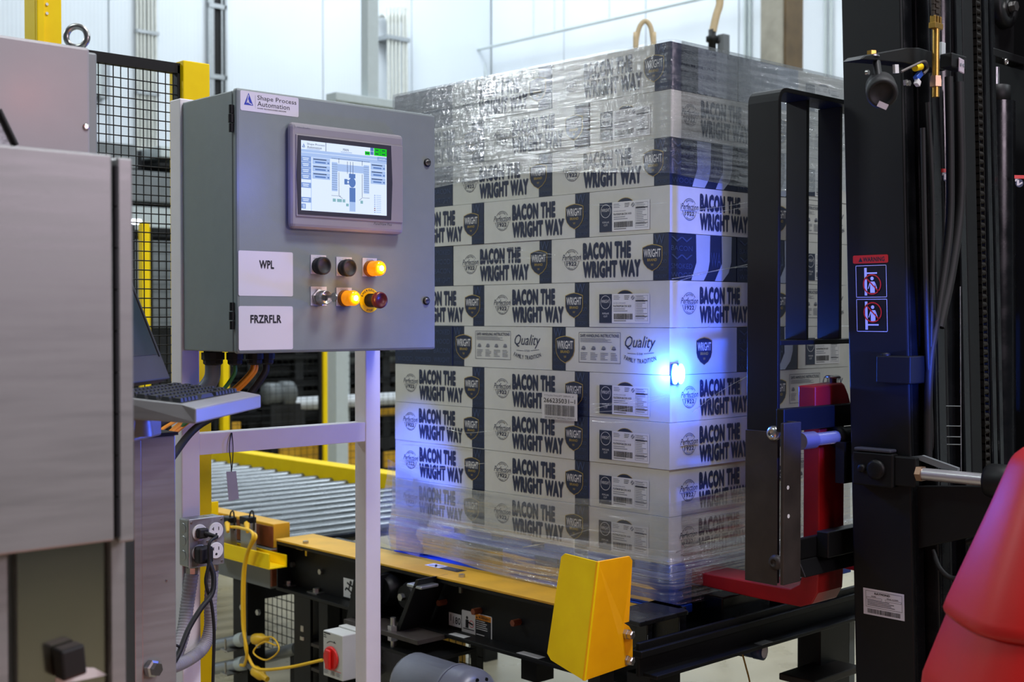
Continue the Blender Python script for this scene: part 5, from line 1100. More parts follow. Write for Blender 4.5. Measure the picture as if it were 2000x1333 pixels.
MB().tube(spline([aY(336, 1258, cb - 0.035), aY(346, 1262, cb - 0.045), aY(356, 1268, cb - 0.035)], 4), 0.003, 6).build('cable_tie', RUBBER, t)

# ================================================================== STAINLESS PEDESTAL, KEYBOARD STATION, CABINETS AT THE LEFT
CY = 2.42
t = thing('steel_pedestal', 'stainless steel pedestal column left of the white post', 'pedestal', (1.27, CY + 0.05, 0))
c0, c1 = aY(262, 853, CY).x, aY(343, 849, CY).x
box('column', STEEL, t, c0 + 0.014, c1, CY, CY + 0.14, 0.01, 1.252, 0.003); box('edge_flange', STEEL, t, c0 - 0.004, c0 + 0.013, CY - 0.006, CY + 0.14, 0.01, 1.248, 0.002)
box('top_gasket', RUBBER, t, c0 + 0.014, c1 + 0.004, CY - 0.004, CY + 0.14, 1.2525, 1.259); box('foot', STEEL, t, c0 - 0.05, c1 + 0.05, CY - 0.05, CY + 0.2, 0, 0.01)
q = aY(292, 1306, CY); MB().lathe(q, (0.35, -1, 0), [(0.017, 0), (0.019, 0.002), (0.019, 0.012), (0.014, 0.014), (0.014, 0.024)], 6, smooth=False).build('conduit_fitting', ZINC, t)
q = aY(325, 1135, CY); MB().lathe(q, (0, -1, 0), [(0.003, 0), (0.002, 0.0015)], 10).build('rivet', ZINC, t)
# keyboard station
E1, E2 = V((1.160, 2.066, 0)), V((1.462, 2.331, 0)); ed = (E2 - E1).normalized(); en = V((-ed.y, ed.x, 0)); LN = (E2 - E1).length; DP = 0.185
t = thing('keyboard_station', 'stainless fold out keyboard tray with tilted dusty monitor panel', 'computer', (1.27, 2.30, 1.31))
def K(u, v, z): return E1 + ed * u + en * v + V((0, 0, z))
zt0, zt1 = 1.334, 1.352
m = MB(); m.add([K(0, 0, 1.306), K(LN, 0, 1.306), K(LN - 0.02, DP, 1.315), K(0.02, DP, 1.315), K(0, 0.0, zt0), K(LN, 0.0, zt0), K(LN - 0.02, DP, zt1 + 0.004), K(0.02, DP, zt1 + 0.004), K(0.012, 0.03, zt0 + 0.007), K(LN - 0.012, 0.03, zt0 + 0.007)], [(0, 3, 2, 1), (0, 1, 5, 4), (1, 2, 6, 9, 5), (3, 0, 4, 8, 7), (2, 3, 7, 6), (4, 5, 9, 8), (8, 9, 6, 7)])
m.build('tray', STEEL, t, 0.003)
m = MB(); kz0, kz1 = zt0 + 0.0075, zt1 + 0.0045
def kz(v): return kz0 + (kz1 - kz0) * (v - 0.03) / (DP - 0.03) 
box_ = MB(); box_.add([K(0.02, 0.034, kz(0.034) + 0.0003), K(LN - 0.03, 0.034, kz(0.034) + 0.0003), K(LN - 0.03, 0.172, kz(0.172) + 0.0003), K(0.03, 0.172, kz(0.172) + 0.0003)], [(0, 1, 2, 3)]); box_.build('key_bed', RUBBER, t)
KEYM = mat('grey_key_caps', '2b2e30', 0.4)
kme = MB(); kme.add([(-0.0078, -0.0088, 0), (0.0078, -0.0088, 0), (0.0078, 0.0088, 0), (-0.0078, 0.0088, 0), (-0.0060, -0.0068, 0.007), (0.0060, -0.0068, 0.007), (0.0060, 0.0068, 0.007), (-0.0060, 0.0068, 0.007)], [(4, 5, 6, 7), (0, 1, 5, 4), (1, 2, 6, 5), (2, 3, 7, 6), (3, 0, 4, 7)])
ko = kme.build('key', KEYM); kmesh = ko.data; bpy.data.objects.remove(ko)
ang = math.atan2(ed.y, ed.x)
for rI in range(6):
    v = 0.046 + rI * 0.0232; u = 0.035 + 0.004 * (rI % 2)
    while u < LN - 0.04:
        sx = 1.0
        if rI == 0 and 0.12 < u < 0.16: sx = 5.0; u += 0.04
        if 0.29 < u < 0.30 and rI not in (0,): u += 0.012
        o = bpy.data.objects.new('key', kmesh); COL.objects.link(o); o.parent = t; q = K(u, v, kz(v) + 0.0004) - ORG[t.name]
        o.location = q; o.rotation_euler = (math.atan2(kz1 - kz0, DP), 0, ang); o.scale = (sx * 0.95, 0.95, 1); u += 0.0195 if sx == 1 else 0.060
pb0, pb1 = K(-0.02, DP + 0.012, 1.368), K(LN + 0.0, DP + 0.012, 1.368); tl = en * 0.40 + V((0, 0, 1.0)); tl.normalize(); PHt = 0.30
nn = ed.cross(tl); nn = -nn if nn.dot(-en) < 0 else nn
MB().obox(pb0, pb1 - pb0, tl * PHt, -nn * 0.03).build('monitor_panel', mat('dull_panel_grey', '3a3e40', 0.55, 0.1, 0.15, 8), t, 0.003)
sc_ = MB().obox(pb0 + (pb1 - pb0) * 0.04 + tl * 0.055 + nn * 0.0002, (pb1 - pb0) * 0.90, tl * 0.225, nn * 0.001); sc_.build('screen_glass', GLASSD, t)
m = MB(); 
for k_ in (0.02, 0.955): m.obox(pb0 + (pb1 - pb0) * k_ + tl * 0.05 + nn * 0.0002, (pb1 - pb0) * 0.012, tl * 0.235, nn * 0.002)
m.build('screen_trim', RUBBER, t)
q = pb1 + tl * 0.12 - nn * 0.03; MB().lathe(q, -nn, [(0.014, 0), (0.014, 0.02), (0.008, 0.024)], 12).build('hinge_knob', PALE, t)
MB().obox(K(0.10, DP - 0.03, 1.262), ed * 0.14, en * 0.10, V((0, 0, 0.052))).build('mount_block', STEEL, t, 0.004)
m = MB().cyl(aD(266, 815, 2.45), aD(264, 850, 2.45), 0.028, 16, r2=0.034); m.build('swivel_mount', STEEL, t)
cable('black_cable', 'thick black cable bending below the keyboard tray', [aY(282, 858, 2.50), aY(296, 838, 2.53), aY(318, 826, 2.57), aY(345, 812, 2.62)], 0.012, RUBBER)
cable('yellow_cable', 'short yellow cable lying on the black cable under the keyboard tray', [aY(304, 853, 2.49), aY(318, 838, 2.515), aY(348, 820, 2.60)], 0.004, ORANGE)
# cabinet A (rear, upper left)
AYf = 2.36
t = thing('floor_cabinet', 'tall grey floor cabinet with a lifting eye at the upper left', 'cabinet', (0.85, AYf + 0.15, 0))
ax1 = aY(190, 100, AYf + 0.02).x; axd = aY(176, 95, AYf).x; az = aY(190, 104, AYf).z
box('body', GREY, t, 0.45, ax1, AYf + 0.02, AYf + 0.36, 0.0, 2.013, 0.004); box('door', mat('cabinet_grey', '97979b', 0.4, 0, 0.02, 20, 0.06, 350), t, 0.45, axd, AYf, AYf + 0.018, 0.05, 2.017, 0.006)
q = aY(168, 248, AYf); MB().lathe(q, (0, -1, 0), [(0.007, 0), (0.0065, 0.002), (0.004, 0.0025)], 14).build('screw', ZINC, t)
q = aY(150, 72, AYf + 0.06); m = MB(); ring = [q + (RGT * math.cos(k_ * math.pi / 14) + ZU * math.sin(k_ * math.pi / 14)) * 0.0205 for k_ in range(29)]; m.tube(ring, 0.0062, 10, caps=False); m.lathe((q.x, q.y, 2.0135), (0, 0, 1), [(0.014, 0), (0.014, 0.004), (0.009, 0.012), (0.006, q.z - 0.0195 - 2.0135)], 14); m.build('lifting_eye', ZINC, t)
# tilted black panel at far left, behind the front cabinet
t = thing('tilted_panel', 'dark edged tilted panel poking above the front cabinet at far left', 'panel', aY(0, 260, 2.1))
pp = [aY(-40, 190, 2.1), aY(2, 218, 2.1), aY(30, 276, 2.1), aY(40, 300, 2.1), aY(-40, 300, 2.1)]
MB().prism(pp, (0, 0.02, 0)).build('sheet', mat('crinkled_foil_grey', '8d9294', 0.4, 0.5, 0.4, 60, 0.6, 90), t)
MB().tube([aY(-2, 214, 2.095), aY(32, 284, 2.095)], 0.0045, 6).build('edge_strip', RUBBER, t)
a = aY(-40, 300, 2.1); b = aY(40, 300, 2.1); box('stand', DARKM, t, a.x, b.x - 0.02, 2.1, 2.12, 0, a.z + 0.005)
# cabinet B (front, left)
BY = 1.64
t = thing('front_cabinet', 'blurred stainless cabinet with a long black hinge at the left edge', 'cabinet', (0.55, BY + 0.1, 0))
bxh0, bxh1, bxe = aY(221, 600, BY).x, aY(229, 600, BY).x, aY(259, 600, BY + 0.005).x
zB0, zB1 = aY(222, 1063, BY).z, aY(222, 303, BY).z
box('door', STEEL, t, 0.10, bxh0, BY, BY + 0.02, zB0 + 0.004, zB1, 0.003); box('frame', STEEL, t, bxh1 + 0.002, bxe, BY + 0.002, BY + 0.17, zB0, zB1 - 0.002, 0.003)
box('body', STEEL, t, 0.10, bxh1, BY + 0.021, BY + 0.17, zB0, zB1 - 0.001, 0.002)
m = MB(); nk = 9; hh = (zB1 - zB0 - 0.02) / nk
for k_ in range(nk): m.cyl((bxh0 + 0.006, BY + 0.004, zB0 + 0.008 + k_ * hh), (bxh0 + 0.006, BY + 0.004, zB0 + 0.006 + (k_ + 1) * hh), 0.0042, 8)
m.build('hinge', mat('dark_hinge', '26262a', 0.5, 0.4), t)
# lower part
LY = BY + 0.03
x_r = aY(216, 1200, LY).x; x_e = aY(246, 1200, LY).x
box('pedestal', STEEL, t, 0.10, x_r + 0.03, LY + 0.03, LY + 0.13, 0.0, zB0, 0.002)
box('inspection_panel', mat('mirror_stainless', '9c988a', 0.16, 0.95, 0.08, 5), t, aY(40, 1200, LY).x, x_r, LY + 0.012, LY + 0.029, 0.3, zB0 - 0.002, 0.002)
box('edge_post', STEEL, t, x_r + 0.001, x_e, LY, LY + 0.028, 0.0, zB0, 0.002); box('left_post', STEEL, t, 0.10, aY(16, 1200, LY).x, LY, LY + 0.029, 0.0, zB0, 0.002)
q = aY(128, 1292, LY + 0.01); m = MB().obox(q + V((-0.016, -0.03, -0.02)), (0.034, 0, 0.005), (0, 0.03, 0), (-0.004, 0, 0.042)); m.build('latch_knob', RUBBER, t, 0.004)
p = Print(); p.poly([(0, 0), (0.075, 0), (0.055, 0.014), (0.02, 0.022), (0, 0.01)], PAPER, 1); q = aY(108, 1340, LY + 0.0115); p.place('paper_scrap', t, q, XU, ZU)

# ================================================================== FORK TRUCK
T = thing('forklift_truck', 'black lift truck with mast, load backrest and red forks entering the pallet', 'forklift', (3.1, 1.2, 0))
XB = 2.655
hoop = []
yb0, yb1 = aX(1520, 400, XB).y, aX(1460, 400, XB).y; zb0, zb1 = aX(1500, 1138, XB).z, aX(1520, 168, XB).z; xr_ = 3.46; rc = 0.035; th = 0.012
prof = [(XB, zb0), (XB, zb1 - rc)] + [(XB + rc - rc * math.cos(a), zb1 - rc + rc * math.sin(a)) for a in [i * math.pi / 10 for i in range(1, 6)]] + [(xr_ - rc, zb1)] + [(xr_ - rc + rc * math.sin(a), zb1 - rc + rc * math.cos(a)) for a in [i * math.pi / 10 for i in range(1, 6)]] + [(xr_, zb0)]
def off(prof, d):
    o = []
    for i, (x_, z_) in enumerate(prof):
        a = V(prof[max(i - 1, 0)] + (0,)); b = V(prof[min(i + 1, len(prof) - 1)] + (0,)); tg = (b - a).normalized(); o.append((x_ + tg.y * d, z_ - tg.x * d))
    return o
inn = off(prof, th)
m = MB(); vs = []; n = len(prof)
for (a, b), (c, d) in zip(prof, inn): vs += [V((a, yb0, b)), V((a, yb1, b)), V((c, yb1, d)), V((c, yb0, d))]
m.add(vs, [(i * 4 + j, i * 4 + (j + 1) % 4, (i + 1) * 4 + (j + 1) % 4, (i + 1) * 4 + j) for i in range(n - 1) for j in range(4)] + [(3, 2, 1, 0), (4 * n - 4, 4 * n - 3, 4 * n - 2, 4 * n - 1)])
hp = m.build('load_backrest', BLACK, T, 0.0015)
ZBR = aX(1530, 668, 2.8).z
for x_, pa_, pb_ in ((2.82, 1535, 1575), (2.975, 1597, 1640), (3.13, 1672, 1712), (3.30, 1745, 1788)):
    ya_, yb_ = aX(pb_, 400, x_).y, aX(pa_, 400, x_).y
    if x_ > 3.1: ya_, yb_ = yb0 + 0.01, yb0 + 0.075
    MB().box(x_, x_ + 0.012, ya_, yb_, ZBR + 0.006, zb1 - th).build('bar', BLACK, hp, 0.001)
MB().box(XB + th, xr_ - th, yb0, yb1, ZBR - 0.006, ZBR + 0.006).build('cross_bar', BLACK, hp, 0.001)
# worn lower mounting angle and its bolts
m = MB(); m.box(XB - 0.003, XB - 0.0002, yb0 - 0.002, yb1 + 0.002, zb0 - 0.004, aX(1490, 842, XB).z); m.build('mount_strap', WORN, hp, 0.0008)
m = MB(); ym_ = 1.755; xc_, xa_ = aY(1531, 900, ym_).x, aY(1565, 900, ym_).x; za_, zc_ = aY(1545, 1141, ym_).z, aY(1545, 826, ym_).z; m.box(xc_, xa_, ym_, ym_ + 0.010, za_, zc_); m.box(xa_ - 0.010, xa_, ym_ + 0.010, 1.80, za_, zc_); m.build('mount_angle', WORN, T, 0.002)
for px, py in ((1511, 847), (1515, 1099)):
    q = aX(px, py, XB - 0.003); o = MB().lathe(q, (-1, 0, 0), [(0.0195, -0.002), (0.0195, 0.002), (0.016, 0.008), (0.010, 0.011), (0.0085, 0.011), (0.0085, 0.006), (0.001, 0.006)], 20).build('bolt', ZINC if py < 900 else WORN, T)
for px, py in ((1539, 953), (1540, 1009)): q = aY(px, py, ym_); MB().lathe(q, (0, -1, 0), [(0.005, -0.002), (0.005, 0.0003)], 12).build('rivet_hole', PAPER, T)
# carriage bars
m = MB(); m.box(aY(1531, 800, 1.79).x, 3.47, 1.79, 1.813, aY(1600, 838, 1.79).z, aY(1560, 797, 1.79).z); m.build('carriage_bar', BLACK, T, 0.003)
xl_ = aY(1560, 1075, 1.80).x; m = MB(); m.box(xl_, 3.47, 1.80, 1.815, 0.90, 0.952); m.prism([(xl_, 1.80, 0.90), (3.47, 1.80, 0.90), (3.47, 1.78, 0.86), (xl_, 1.78, 0.86)], (0, 0.03, 0)); m.build('carriage_bar', BLACK, T, 0.003)
q0, q1 = aY(1608, 1060, 1.78), aY(1665, 1030, 1.78); box('carriage_block', BLACK, T, q0.x, 3.2, 1.765, 1.80, 0.90, 0.965, 0.003)
# forks
for fx in (2.765, 3.27):
    prof = [(1.862, 1.30), (1.862, 0.85), (1.872, 0.815), (1.90, 0.798), (2.9, 0.798), (2.9, 0.785), (2.0, 0.757), (1.87, 0.757), (1.835, 0.77), (1.818, 0.80), (1.815, 0.85), (1.815, 1.30)]
    fk = MB().prism([(fx, a, b) for a, b in prof], (0.115, 0, 0)).build('fork', RED, T, 0.003)
    hk = MB().prism([(fx - 0.035, 1.855, 1.262), (fx + 0.135, 1.855, 1.262), (fx + 0.118, 1.855, 1.30), (fx + 0.10, 1.855, 1.325), (fx + 0.09, 1.855, 1.33), (fx - 0.035, 1.855, 1.325)], (0, -0.05, 0)).build('hook', RED, fk, 0.004)
    MB().lathe((fx + 0.085, 1.83, 1.318), (0, 0, 1), [(0.009, 0), (0.009, 0.022), (0.02, 0.024), (0.02, 0.028), (0.016, 0.03)], 16).build('lock_pin', ZINC, fk)
# side shift cylinder
q = aY(1567, 862, 1.785); zc = q.z
MB().cyl((XB - 0.045, 1.79, zc), (XB + 0.015 - 0.01, 1.79, zc), 0.0225, 20).build('cylinder_rod', mat('satin_steel', '9a94a0', 0.4, 0.8), T) if False else None
a, b, c, d = aY(1564, 863, 1.785), aY(1588, 861, 1.785), aY(1632, 857, 1.785), aY(1652, 855, 1.785)
MB().cyl(V((a.x - 0.004, 1.785, zc)), V((b.x, 1.785, zc)), 0.0215, 20).build('rod_collar', mat('satin_steel', '9a94a0', 0.45, 0.7), T)
MB().cyl(V((b.x, 1.785, zc)), V((c.x, 1.785, zc)), 0.0165, 20).build('cylinder_rod', mat('bright_rod_steel', 'd4d2d4', 0.25, 0.7), T)
MB().lathe(V((c.x, 1.785, zc)), (1, 0, 0), [(0.018, 0), (0.027, 0.003), (0.027, 0.02), (0.024, 0.022), (0.024, 0.4)], 20).build('cylinder_barrel', BLACK, T)
box('hose_block', BLACK, T, aY(1635, 900, 1.77).x, aY(1668, 900, 1.77).x, 1.75, 1.775, aY(1640, 943, 1.77).z, zc - 0.01)
# mast: near outer upright, leaning very slightly
def mast(x0, x1, y0, y1, lean, z1, name, mt, zlo=0.0):
    m = MB(); vs = [(x_, y_ + lean * (z - 1.5), z) for z in (zlo, z1) for x_, y_ in ((x0, y0), (x1, y0), (x1, y1), (x0, y1))]
    m.add(vs, [(3, 2, 1, 0), (4, 5, 6, 7), (0, 1, 5, 4), (1, 2, 6, 5), (2, 3, 7, 6), (3, 0, 4, 7)]); return m.build(name, mt, T, 0.004)
MX = 2.78; LEAN = 0.030; DM = 0.047
mast(MX, MX + 0.012, 1.535 + DM, 1.697 + DM, LEAN, 3.2, 'mast_upright', BLACK)
mast(MX + 0.012, MX + 0.055, 1.535 + DM, 1.553 + DM, LEAN, 3.2, 'mast_flange', BLACKG); mast(MX + 0.012, MX + 0.055, 1.675 + DM, 1.693 + DM, LEAN, 3.2, 'mast_flange', BLACK)
mast(MX + 0.062, MX + 0.075, 1.50 + DM, 1.66 + DM, LEAN, 3.4, 'inner_upright', BLACKG); mast(MX + 0.075, MX + 0.115, 1.50 + DM, 1.515 + DM, LEAN, 3.4, 'inner_flange', BLACKG)
mast(MX + 0.15, MX + 0.165, 1.52 + DM, 1.66 + DM, LEAN, 3.4, 'inner_upright', BLACK); mast(MX + 0.118, MX + 0.15, 1.63 + DM, 1.645 + DM, LEAN, 3.4, 'inner_flange', BLACK)
def X_(px, yy): return aY(px, 500, yy).x
yc = 1.60
a, b = X_(1838, yc), X_(1868, yc); MB().tube([((a + b) / 2, yc, 0.05), ((a + b) / 2, yc + 0.05, 3.2)], (b - a) / 2 * 0.9, 16).build('lift_cylinder', BLACKG, T)
# hoses
for pts, r in ((((1853, 150), (1856, 330), (1853, 460), (1830, 620), (1815, 720), (1812, 900)), 0.010), (((1812, 200), (1822, 420), (1818, 640), (1816, 900)), 0.006), (((1872, 160), (1876, 380), (1860, 520), (1835, 640)), 0.012), (((1802, 250), (1806, 460), (1812, 700), (1822, 880)), 0.006)):
    MB().tube(spline([aY(px, py, yc - 0.05) for px, py in pts], 8), r, 10).build('hydraulic_hose', RUBBER, T)
for py in (793, 832, 853, 868): q0, q1 = aY(1812, py, yc - 0.045), aY(1876, py + 1, yc - 0.045); MB().tube([q0, q1], 0.0013, 6).build('hose_tie', GALV, T)
q0, q1 = aY(1875, 560, yc - 0.045), aY(1877, 930, yc - 0.045); MB().tube([q0, q1], 0.002, 6).build('hose_guide_wire', GALV, T)
# middle uprights at right with chain
yd = 1.57
for p0, p1, mt in ((1880, 1893, BLACKG), (1893, 1914, MIDG if False else WORN), (1935, 1945, BLACKG), (1948, 1957, BLACKG)):
    a, b = X_(p0, yd), X_(p1, yd); mast(a, b, yd, yd + 0.05, LEAN, 3.3, 'far_upright', mt if mt is not WORN else BLACK)
a, b = X_(1965, yd), X_(1996, yd); MB().tube([((a + b) / 2, yd + 0.03, 0.0), ((a + b) / 2, yd + 0.05, aY(1980, 195, yd).z)], (b - a) / 2, 16).build('far_lift_cylinder', BLACKG, T)
q = aY(1980, 180, yd); MB().lathe((q.x, yd + 0.045, aY(1980, 200, yd).z), (0, 0, 1), [(0.03, 0), (0.034, 0.002), (0.034, aY(1980, 165, yd).z - aY(1980, 200, yd).z), (0.03, 0.05)], 18).build('cylinder_cap', BLACK, T)
MB().cyl((q.x - 0.012, yd + 0.045, aY(1980, 170, yd).z), (q.x - 0.012, yd + 0.045, aY(1980, 128, yd).z), 0.010, 14).build('piston_rod', GALV, T)
q0, q1 = aY(1955, 90, yd), aY(2030, 130, yd); box('cap_plate', BLACK, T, q0.x, q1.x, yd + 0.02, yd + 0.06, q1.z, q0.z, 0.003); q = aY(1964, 121, yd + 0.02); MB().lathe(q, (0, -1, 0), [(0.009, 0), (0.009, 0.004), (0.005, 0.005), (0.005, 0.002)], 14).build('cap_bolt', ZINC, T)
q = aY(1990, 10, yd); MB().lathe((q.x, yd + 0.05, q.z), (0, -1, 0), [(0.055, 0), (0.055, 0.02), (0.05, 0.025), (0.032, 0.028), (0.03, 0.024), (0.018, 0.024), (0.018, 0.03)], 26).build('chain_pulley', BLACK, T); MB().hexnut((q.x + 0.005, yd + 0.02, q.z), (0, -1, 0), 0.014, 0.012).build('pulley_bolt', ZINC, T)
box('sheave_bracket', BLACK, T, q.x - 0.05, q.x + 0.1, yd + 0.05, yd + 0.07, q.z - 0.12, q.z + 0.2)
# roller chain
m = MB(); zz = 0.3
cxx = X_(1927, yd)
while zz < 2.35:
    yl_ = yd + 0.01 + LEAN * (zz - 1.5)
    m.cyl((cxx - 0.010, yl_, zz), (cxx + 0.010, yl_, zz), 0.008, 8); m.box(cxx - 0.013, cxx - 0.010, yl_ - 0.007, yl_ + 0.007, zz - 0.012, zz + 0.012); m.box(cxx + 0.010, cxx + 0.013, yl_ - 0.007, yl_ + 0.007, zz, zz + 0.022); zz += 0.0205
m.build('lift_chain', mat('oily_chain', '2a2622', 0.45, 0.6, 0.2, 60), T, kind='stuff')
# chain anchor (brass clevis) near the top
ya = 1.455
c = aY(1828, 42, ya); d = 0.0
m = MB()
for k_ in (-0.0125, 0.0, 0.0125): m.box(c.x + k_ - 0.0035, c.x + k_ + 0.0035, ya - 0.006, ya + 0.006, c.z - 0.004, aY(1828, 32, ya).z)
m.box(c.x - 0.018, c.x + 0.018, ya - 0.008, ya + 0.008, aY(1828, 57, ya).z, c.z - 0.004); m.cyl((c.x, ya, aY(1828, 57, ya).z), (c.x, ya, aY(1828, 190, ya).z), 0.0078, 12); m.build('chain_anchor', BRASS, T, 0.001)
m = MB()
for k_ in range(4): m.box(c.x - 0.0085, c.x + 0.0085, ya - 0.005, ya + 0.005, aY(1828, 24 - k_ * 12, ya).z - 0.004, aY(1828, 24 - k_ * 12, ya).z + 0.004); m.box(c.x - 0.016, c.x + 0.016, ya - 0.003, ya + 0.003, aY(1828, 30 - k_ * 12, ya).z - 0.004, aY(1828, 30 - k_ * 12, ya).z + 0.008)
m.build('anchor_chain', mat('brown_chain', '3d332b', 0.5, 0.5, 0.2, 60), T)
m = MB().hexnut((c.x, ya, aY(1828, 170, ya).z), (0, 0, 1), 0.014, 0.016); m.hexnut((c.x, ya, aY(1828, 158, ya).z), (0, 0, 1), 0.013, 0.010); m.build('anchor_nut', mat('copper_nut', 'a8866e', 0.35, 0.8), T)
q = aY(1843, 98, ya + 0.01); box('sensor_sleeve', PALE, T, q.x - 0.008, q.x + 0.010, ya + 0.01, ya + 0.025, q.z - 0.02, q.z + 0.018, 0.001)
# camera bracket on the mast
yk = 1.49
m = MB().prism([aY(1680, 116, yk), aY(1690, 108, yk), aY(1770, 93, yk), aY(1795, 93, yk), aY(1846, 108, yk), aY(1872, 120, yk), aY(1846, 138, yk), aY(1800, 128, yk), aY(1760, 122, yk), aY(1715, 118, yk)], (0, 0.045, 0)); m.build('camera_bracket', BLACK, T, 0.002)
c = aY(1722, 178, yk - 0.03); dv = (V((-0.75, -0.5, -0.35))).normalized()
m = MB().lathe(c - dv * 0.03, dv, [(0.012, -0.035), (0.026, -0.03)] + [(0.029 + (0.003 if i % 2 else 0), -0.028 + i * 0.006) for i in range(8)] + [(0.033, 0.022), (0.033, 0.05), (0.029, 0.056), (0.024, 0.057), (0.022, 0.05), (0.002, 0.052)], 26); m.build('round_lamp', RUBBER, T)
q = c + dv * 0.012 + V((0.003, -0.02, -0.026)); p = Print(); p.rect(-0.014, 0.014, -0.006, 0.006, LABEL); p.place('lamp_label', T, aY(1724, 206, yk - 0.07), (0.9, -0.2, -0.2), (0.1, -0.3, 0.6))
m = MB().cyl(aY(1712, 122, yk + 0.005), aY(1716, 152, yk - 0.01), 0.009, 12); m.build('lamp_stem', BLACK, T)
q = aY(1704, 104, yk + 0.01); MB().hexnut((q.x, yk + 0.012, q.z - 0.006), (0, 0, 1), 0.011, 0.011).build('bracket_nut', BRASS, T); MB().lathe((q.x, yk + 0.012, q.z - 0.008), (0, 0, 1), [(0.017, 0), (0.017, 0.003)], 16).build('washer', GALV, T)
q = aY(1692, 142, yk - 0.01); MB().lathe(q, (0, -1, 0), [(0.006, 0), (0.005, 0.006)], 12).build('screw_head', ZINC, T)
for px, py, s_ in ((1753, 134, 0.011), (1772, 161, 0.007)): q = aY(px, py, yk - 0.008); m = MB().obox(q + V((-s_ * .8, 0, -s_)), (s_ * 1.4, 0, 0.002), (0, 0.006, 0), (-0.002, 0, s_ * 1.7)); m.build('wire_label' if s_ > 0.01 else 'clip', PAPER if s_ > 0.01 else ZINC, T)
q = aY(1790, 132, yk - 0.008); MB().cyl(q + V((-0.012, -0.003, -0.003)), q + V((0.012, -0.004, 0.003)), 0.008, 10).build('yellow_wire_tag', YEL, T)
q = aY(1801, 148, yk - 0.015); m = MB().obox(q + V((-0.016, 0, -0.014)), (0.022, 0, 0.016), (0, 0.01, 0), (-0.007, 0, 0.010)); m.build('blue_connector', mat('blue_plastic', '2a55b8', 0.4), T, 0.001); m = MB().obox(q + V((-0.024, -0.002, -0.02)), (0.012, 0, -0.006), (0, 0.01, 0), (0.006, 0, 0.012)); m.build('connector_shell', PAPER, T, 0.001)
MB().tube(spline([aY(1760, 140, yk - 0.01), aY(1785, 128, yk - 0.014), aY(1806, 120, yk - 0.014), aY(1812, 134, yk - 0.014), aY(1804, 144, yk - 0.014)], 6), 0.003, 6).build('wire', mat('wire_grey', '6b6560', 0.5), T)
a, b = aY(1846, 125, yk - 0.02), aY(1872, 125, yk - 0.02); box('proximity_sensor', BLACK, T, aY(1843, 125, yk - 0.03).x, aY(1888, 125, yk - 0.05).x, yk - 0.05, yk - 0.02, aY(1870, 140, yk - 0.03).z, aY(1870, 112, yk - 0.03).z, 0.003)
m = MB(); q = aY(1879, 127, yk - 0.055); m.obox(q + V((-0.012, 0, -0.016)), (0.024, 0.0, -0.003), (0, 0.004, 0), (0, 0, 0.032)); m.build('sensor_face', mat('pink_grey_plastic', 'b9aeb8', 0.4), T, 0.003)
m = MB(); 
for dx in (-0.006, 0.006): m.cyl(q + V((dx, -0.001, 0)), q + V((dx, 0.001, 0)), 0.004, 10)
m.build('sensor_screws', INKG, T)
for px, py in ((1772, 163), (1822, 148), (1834, 163)): q = aY(px, py, yk - 0.004); MB().hexnut(q, (0, -1, 0), 0.007, 0.006).build('screw', ZINC, T)
# warning decal on the mast
def on_mast(px, py):
    q = aX(px, py, MX - 0.0006); return q
a, b = on_mast(1669, 500), on_mast(1738, 514)
wd = a.y - b.y; k_ = wd / 69.0
p = Print(); U = lambda px: (px - 1669) * k_; Zv = lambda py: (650 - py) * k_ * 1.0
zs = (on_mast(1700, 500).z - on_mast(1700, 650).z) / 150.0; Zv = lambda py: (650 - py) * zs
p.rrect(U(1669), U(1738), Zv(514), Zv(498), 0.004, REDK, 1); p.text('WARNING', U(1689), U(1731), Zv(511), Zv(502), INK, 2, 0.03); p.poly([(U(1680), Zv(511)), (U(1688), Zv(511)), (U(1684), Zv(502))], INK, 2)
for y0_, y1_, top in ((518, 581, True), (584, 648, False)):
    p.frame(U(1674), U(1734), Zv(y1_), Zv(y0_), 0.0014, LABEL, 1)
    p.rect(U(1691), U(1696), Zv(y1_ - 4), Zv(y0_ + 5), LABEL, 2)
    if top: p.rect(U(1696), U(1716), Zv(y0_ + 17), Zv(y0_ + 14), LABEL, 2)
    else: p.rect(U(1696), U(1717), Zv(y1_ - 12), Zv(y1_ - 15), LABEL, 2)
    hc = y0_ + (26 if top else 16); p.disc(U(1706), Zv(hc), 0.0045, 0.0045, LABEL, 2, 14); p.poly([(U(1702), Zv(hc + 28)), (U(1711), Zv(hc + 28)), (U(1711), Zv(hc + 6)), (U(1702), Zv(hc + 6))], LABEL, 2); p.line((U(1702), Zv(hc + 8)), (U(1698), Zv(hc + 20)), 0.0022, LABEL, 2); p.line((U(1711), Zv(hc + 8)), (U(1715), Zv(hc + 20)), 0.0022, LABEL, 2)
    cy_ = (y0_ + y1_) / 2 + (6 if top else -6); p.ring(U(1706), Zv(cy_), 20 * zs, 0.003, REDK, 4, 30); p.line((U(1706) - 14 * zs, Zv(cy_) + 14 * zs), (U(1706) + 14 * zs, Zv(cy_) - 14 * zs), 0.003, REDK, 4)
tilt = V((0, LEAN, 1)).normalized()
q = on_mast(1669, 650); p.place('warning_decal', T, q, (0, -1, 0), tilt, 'red and white no riding warning decal')
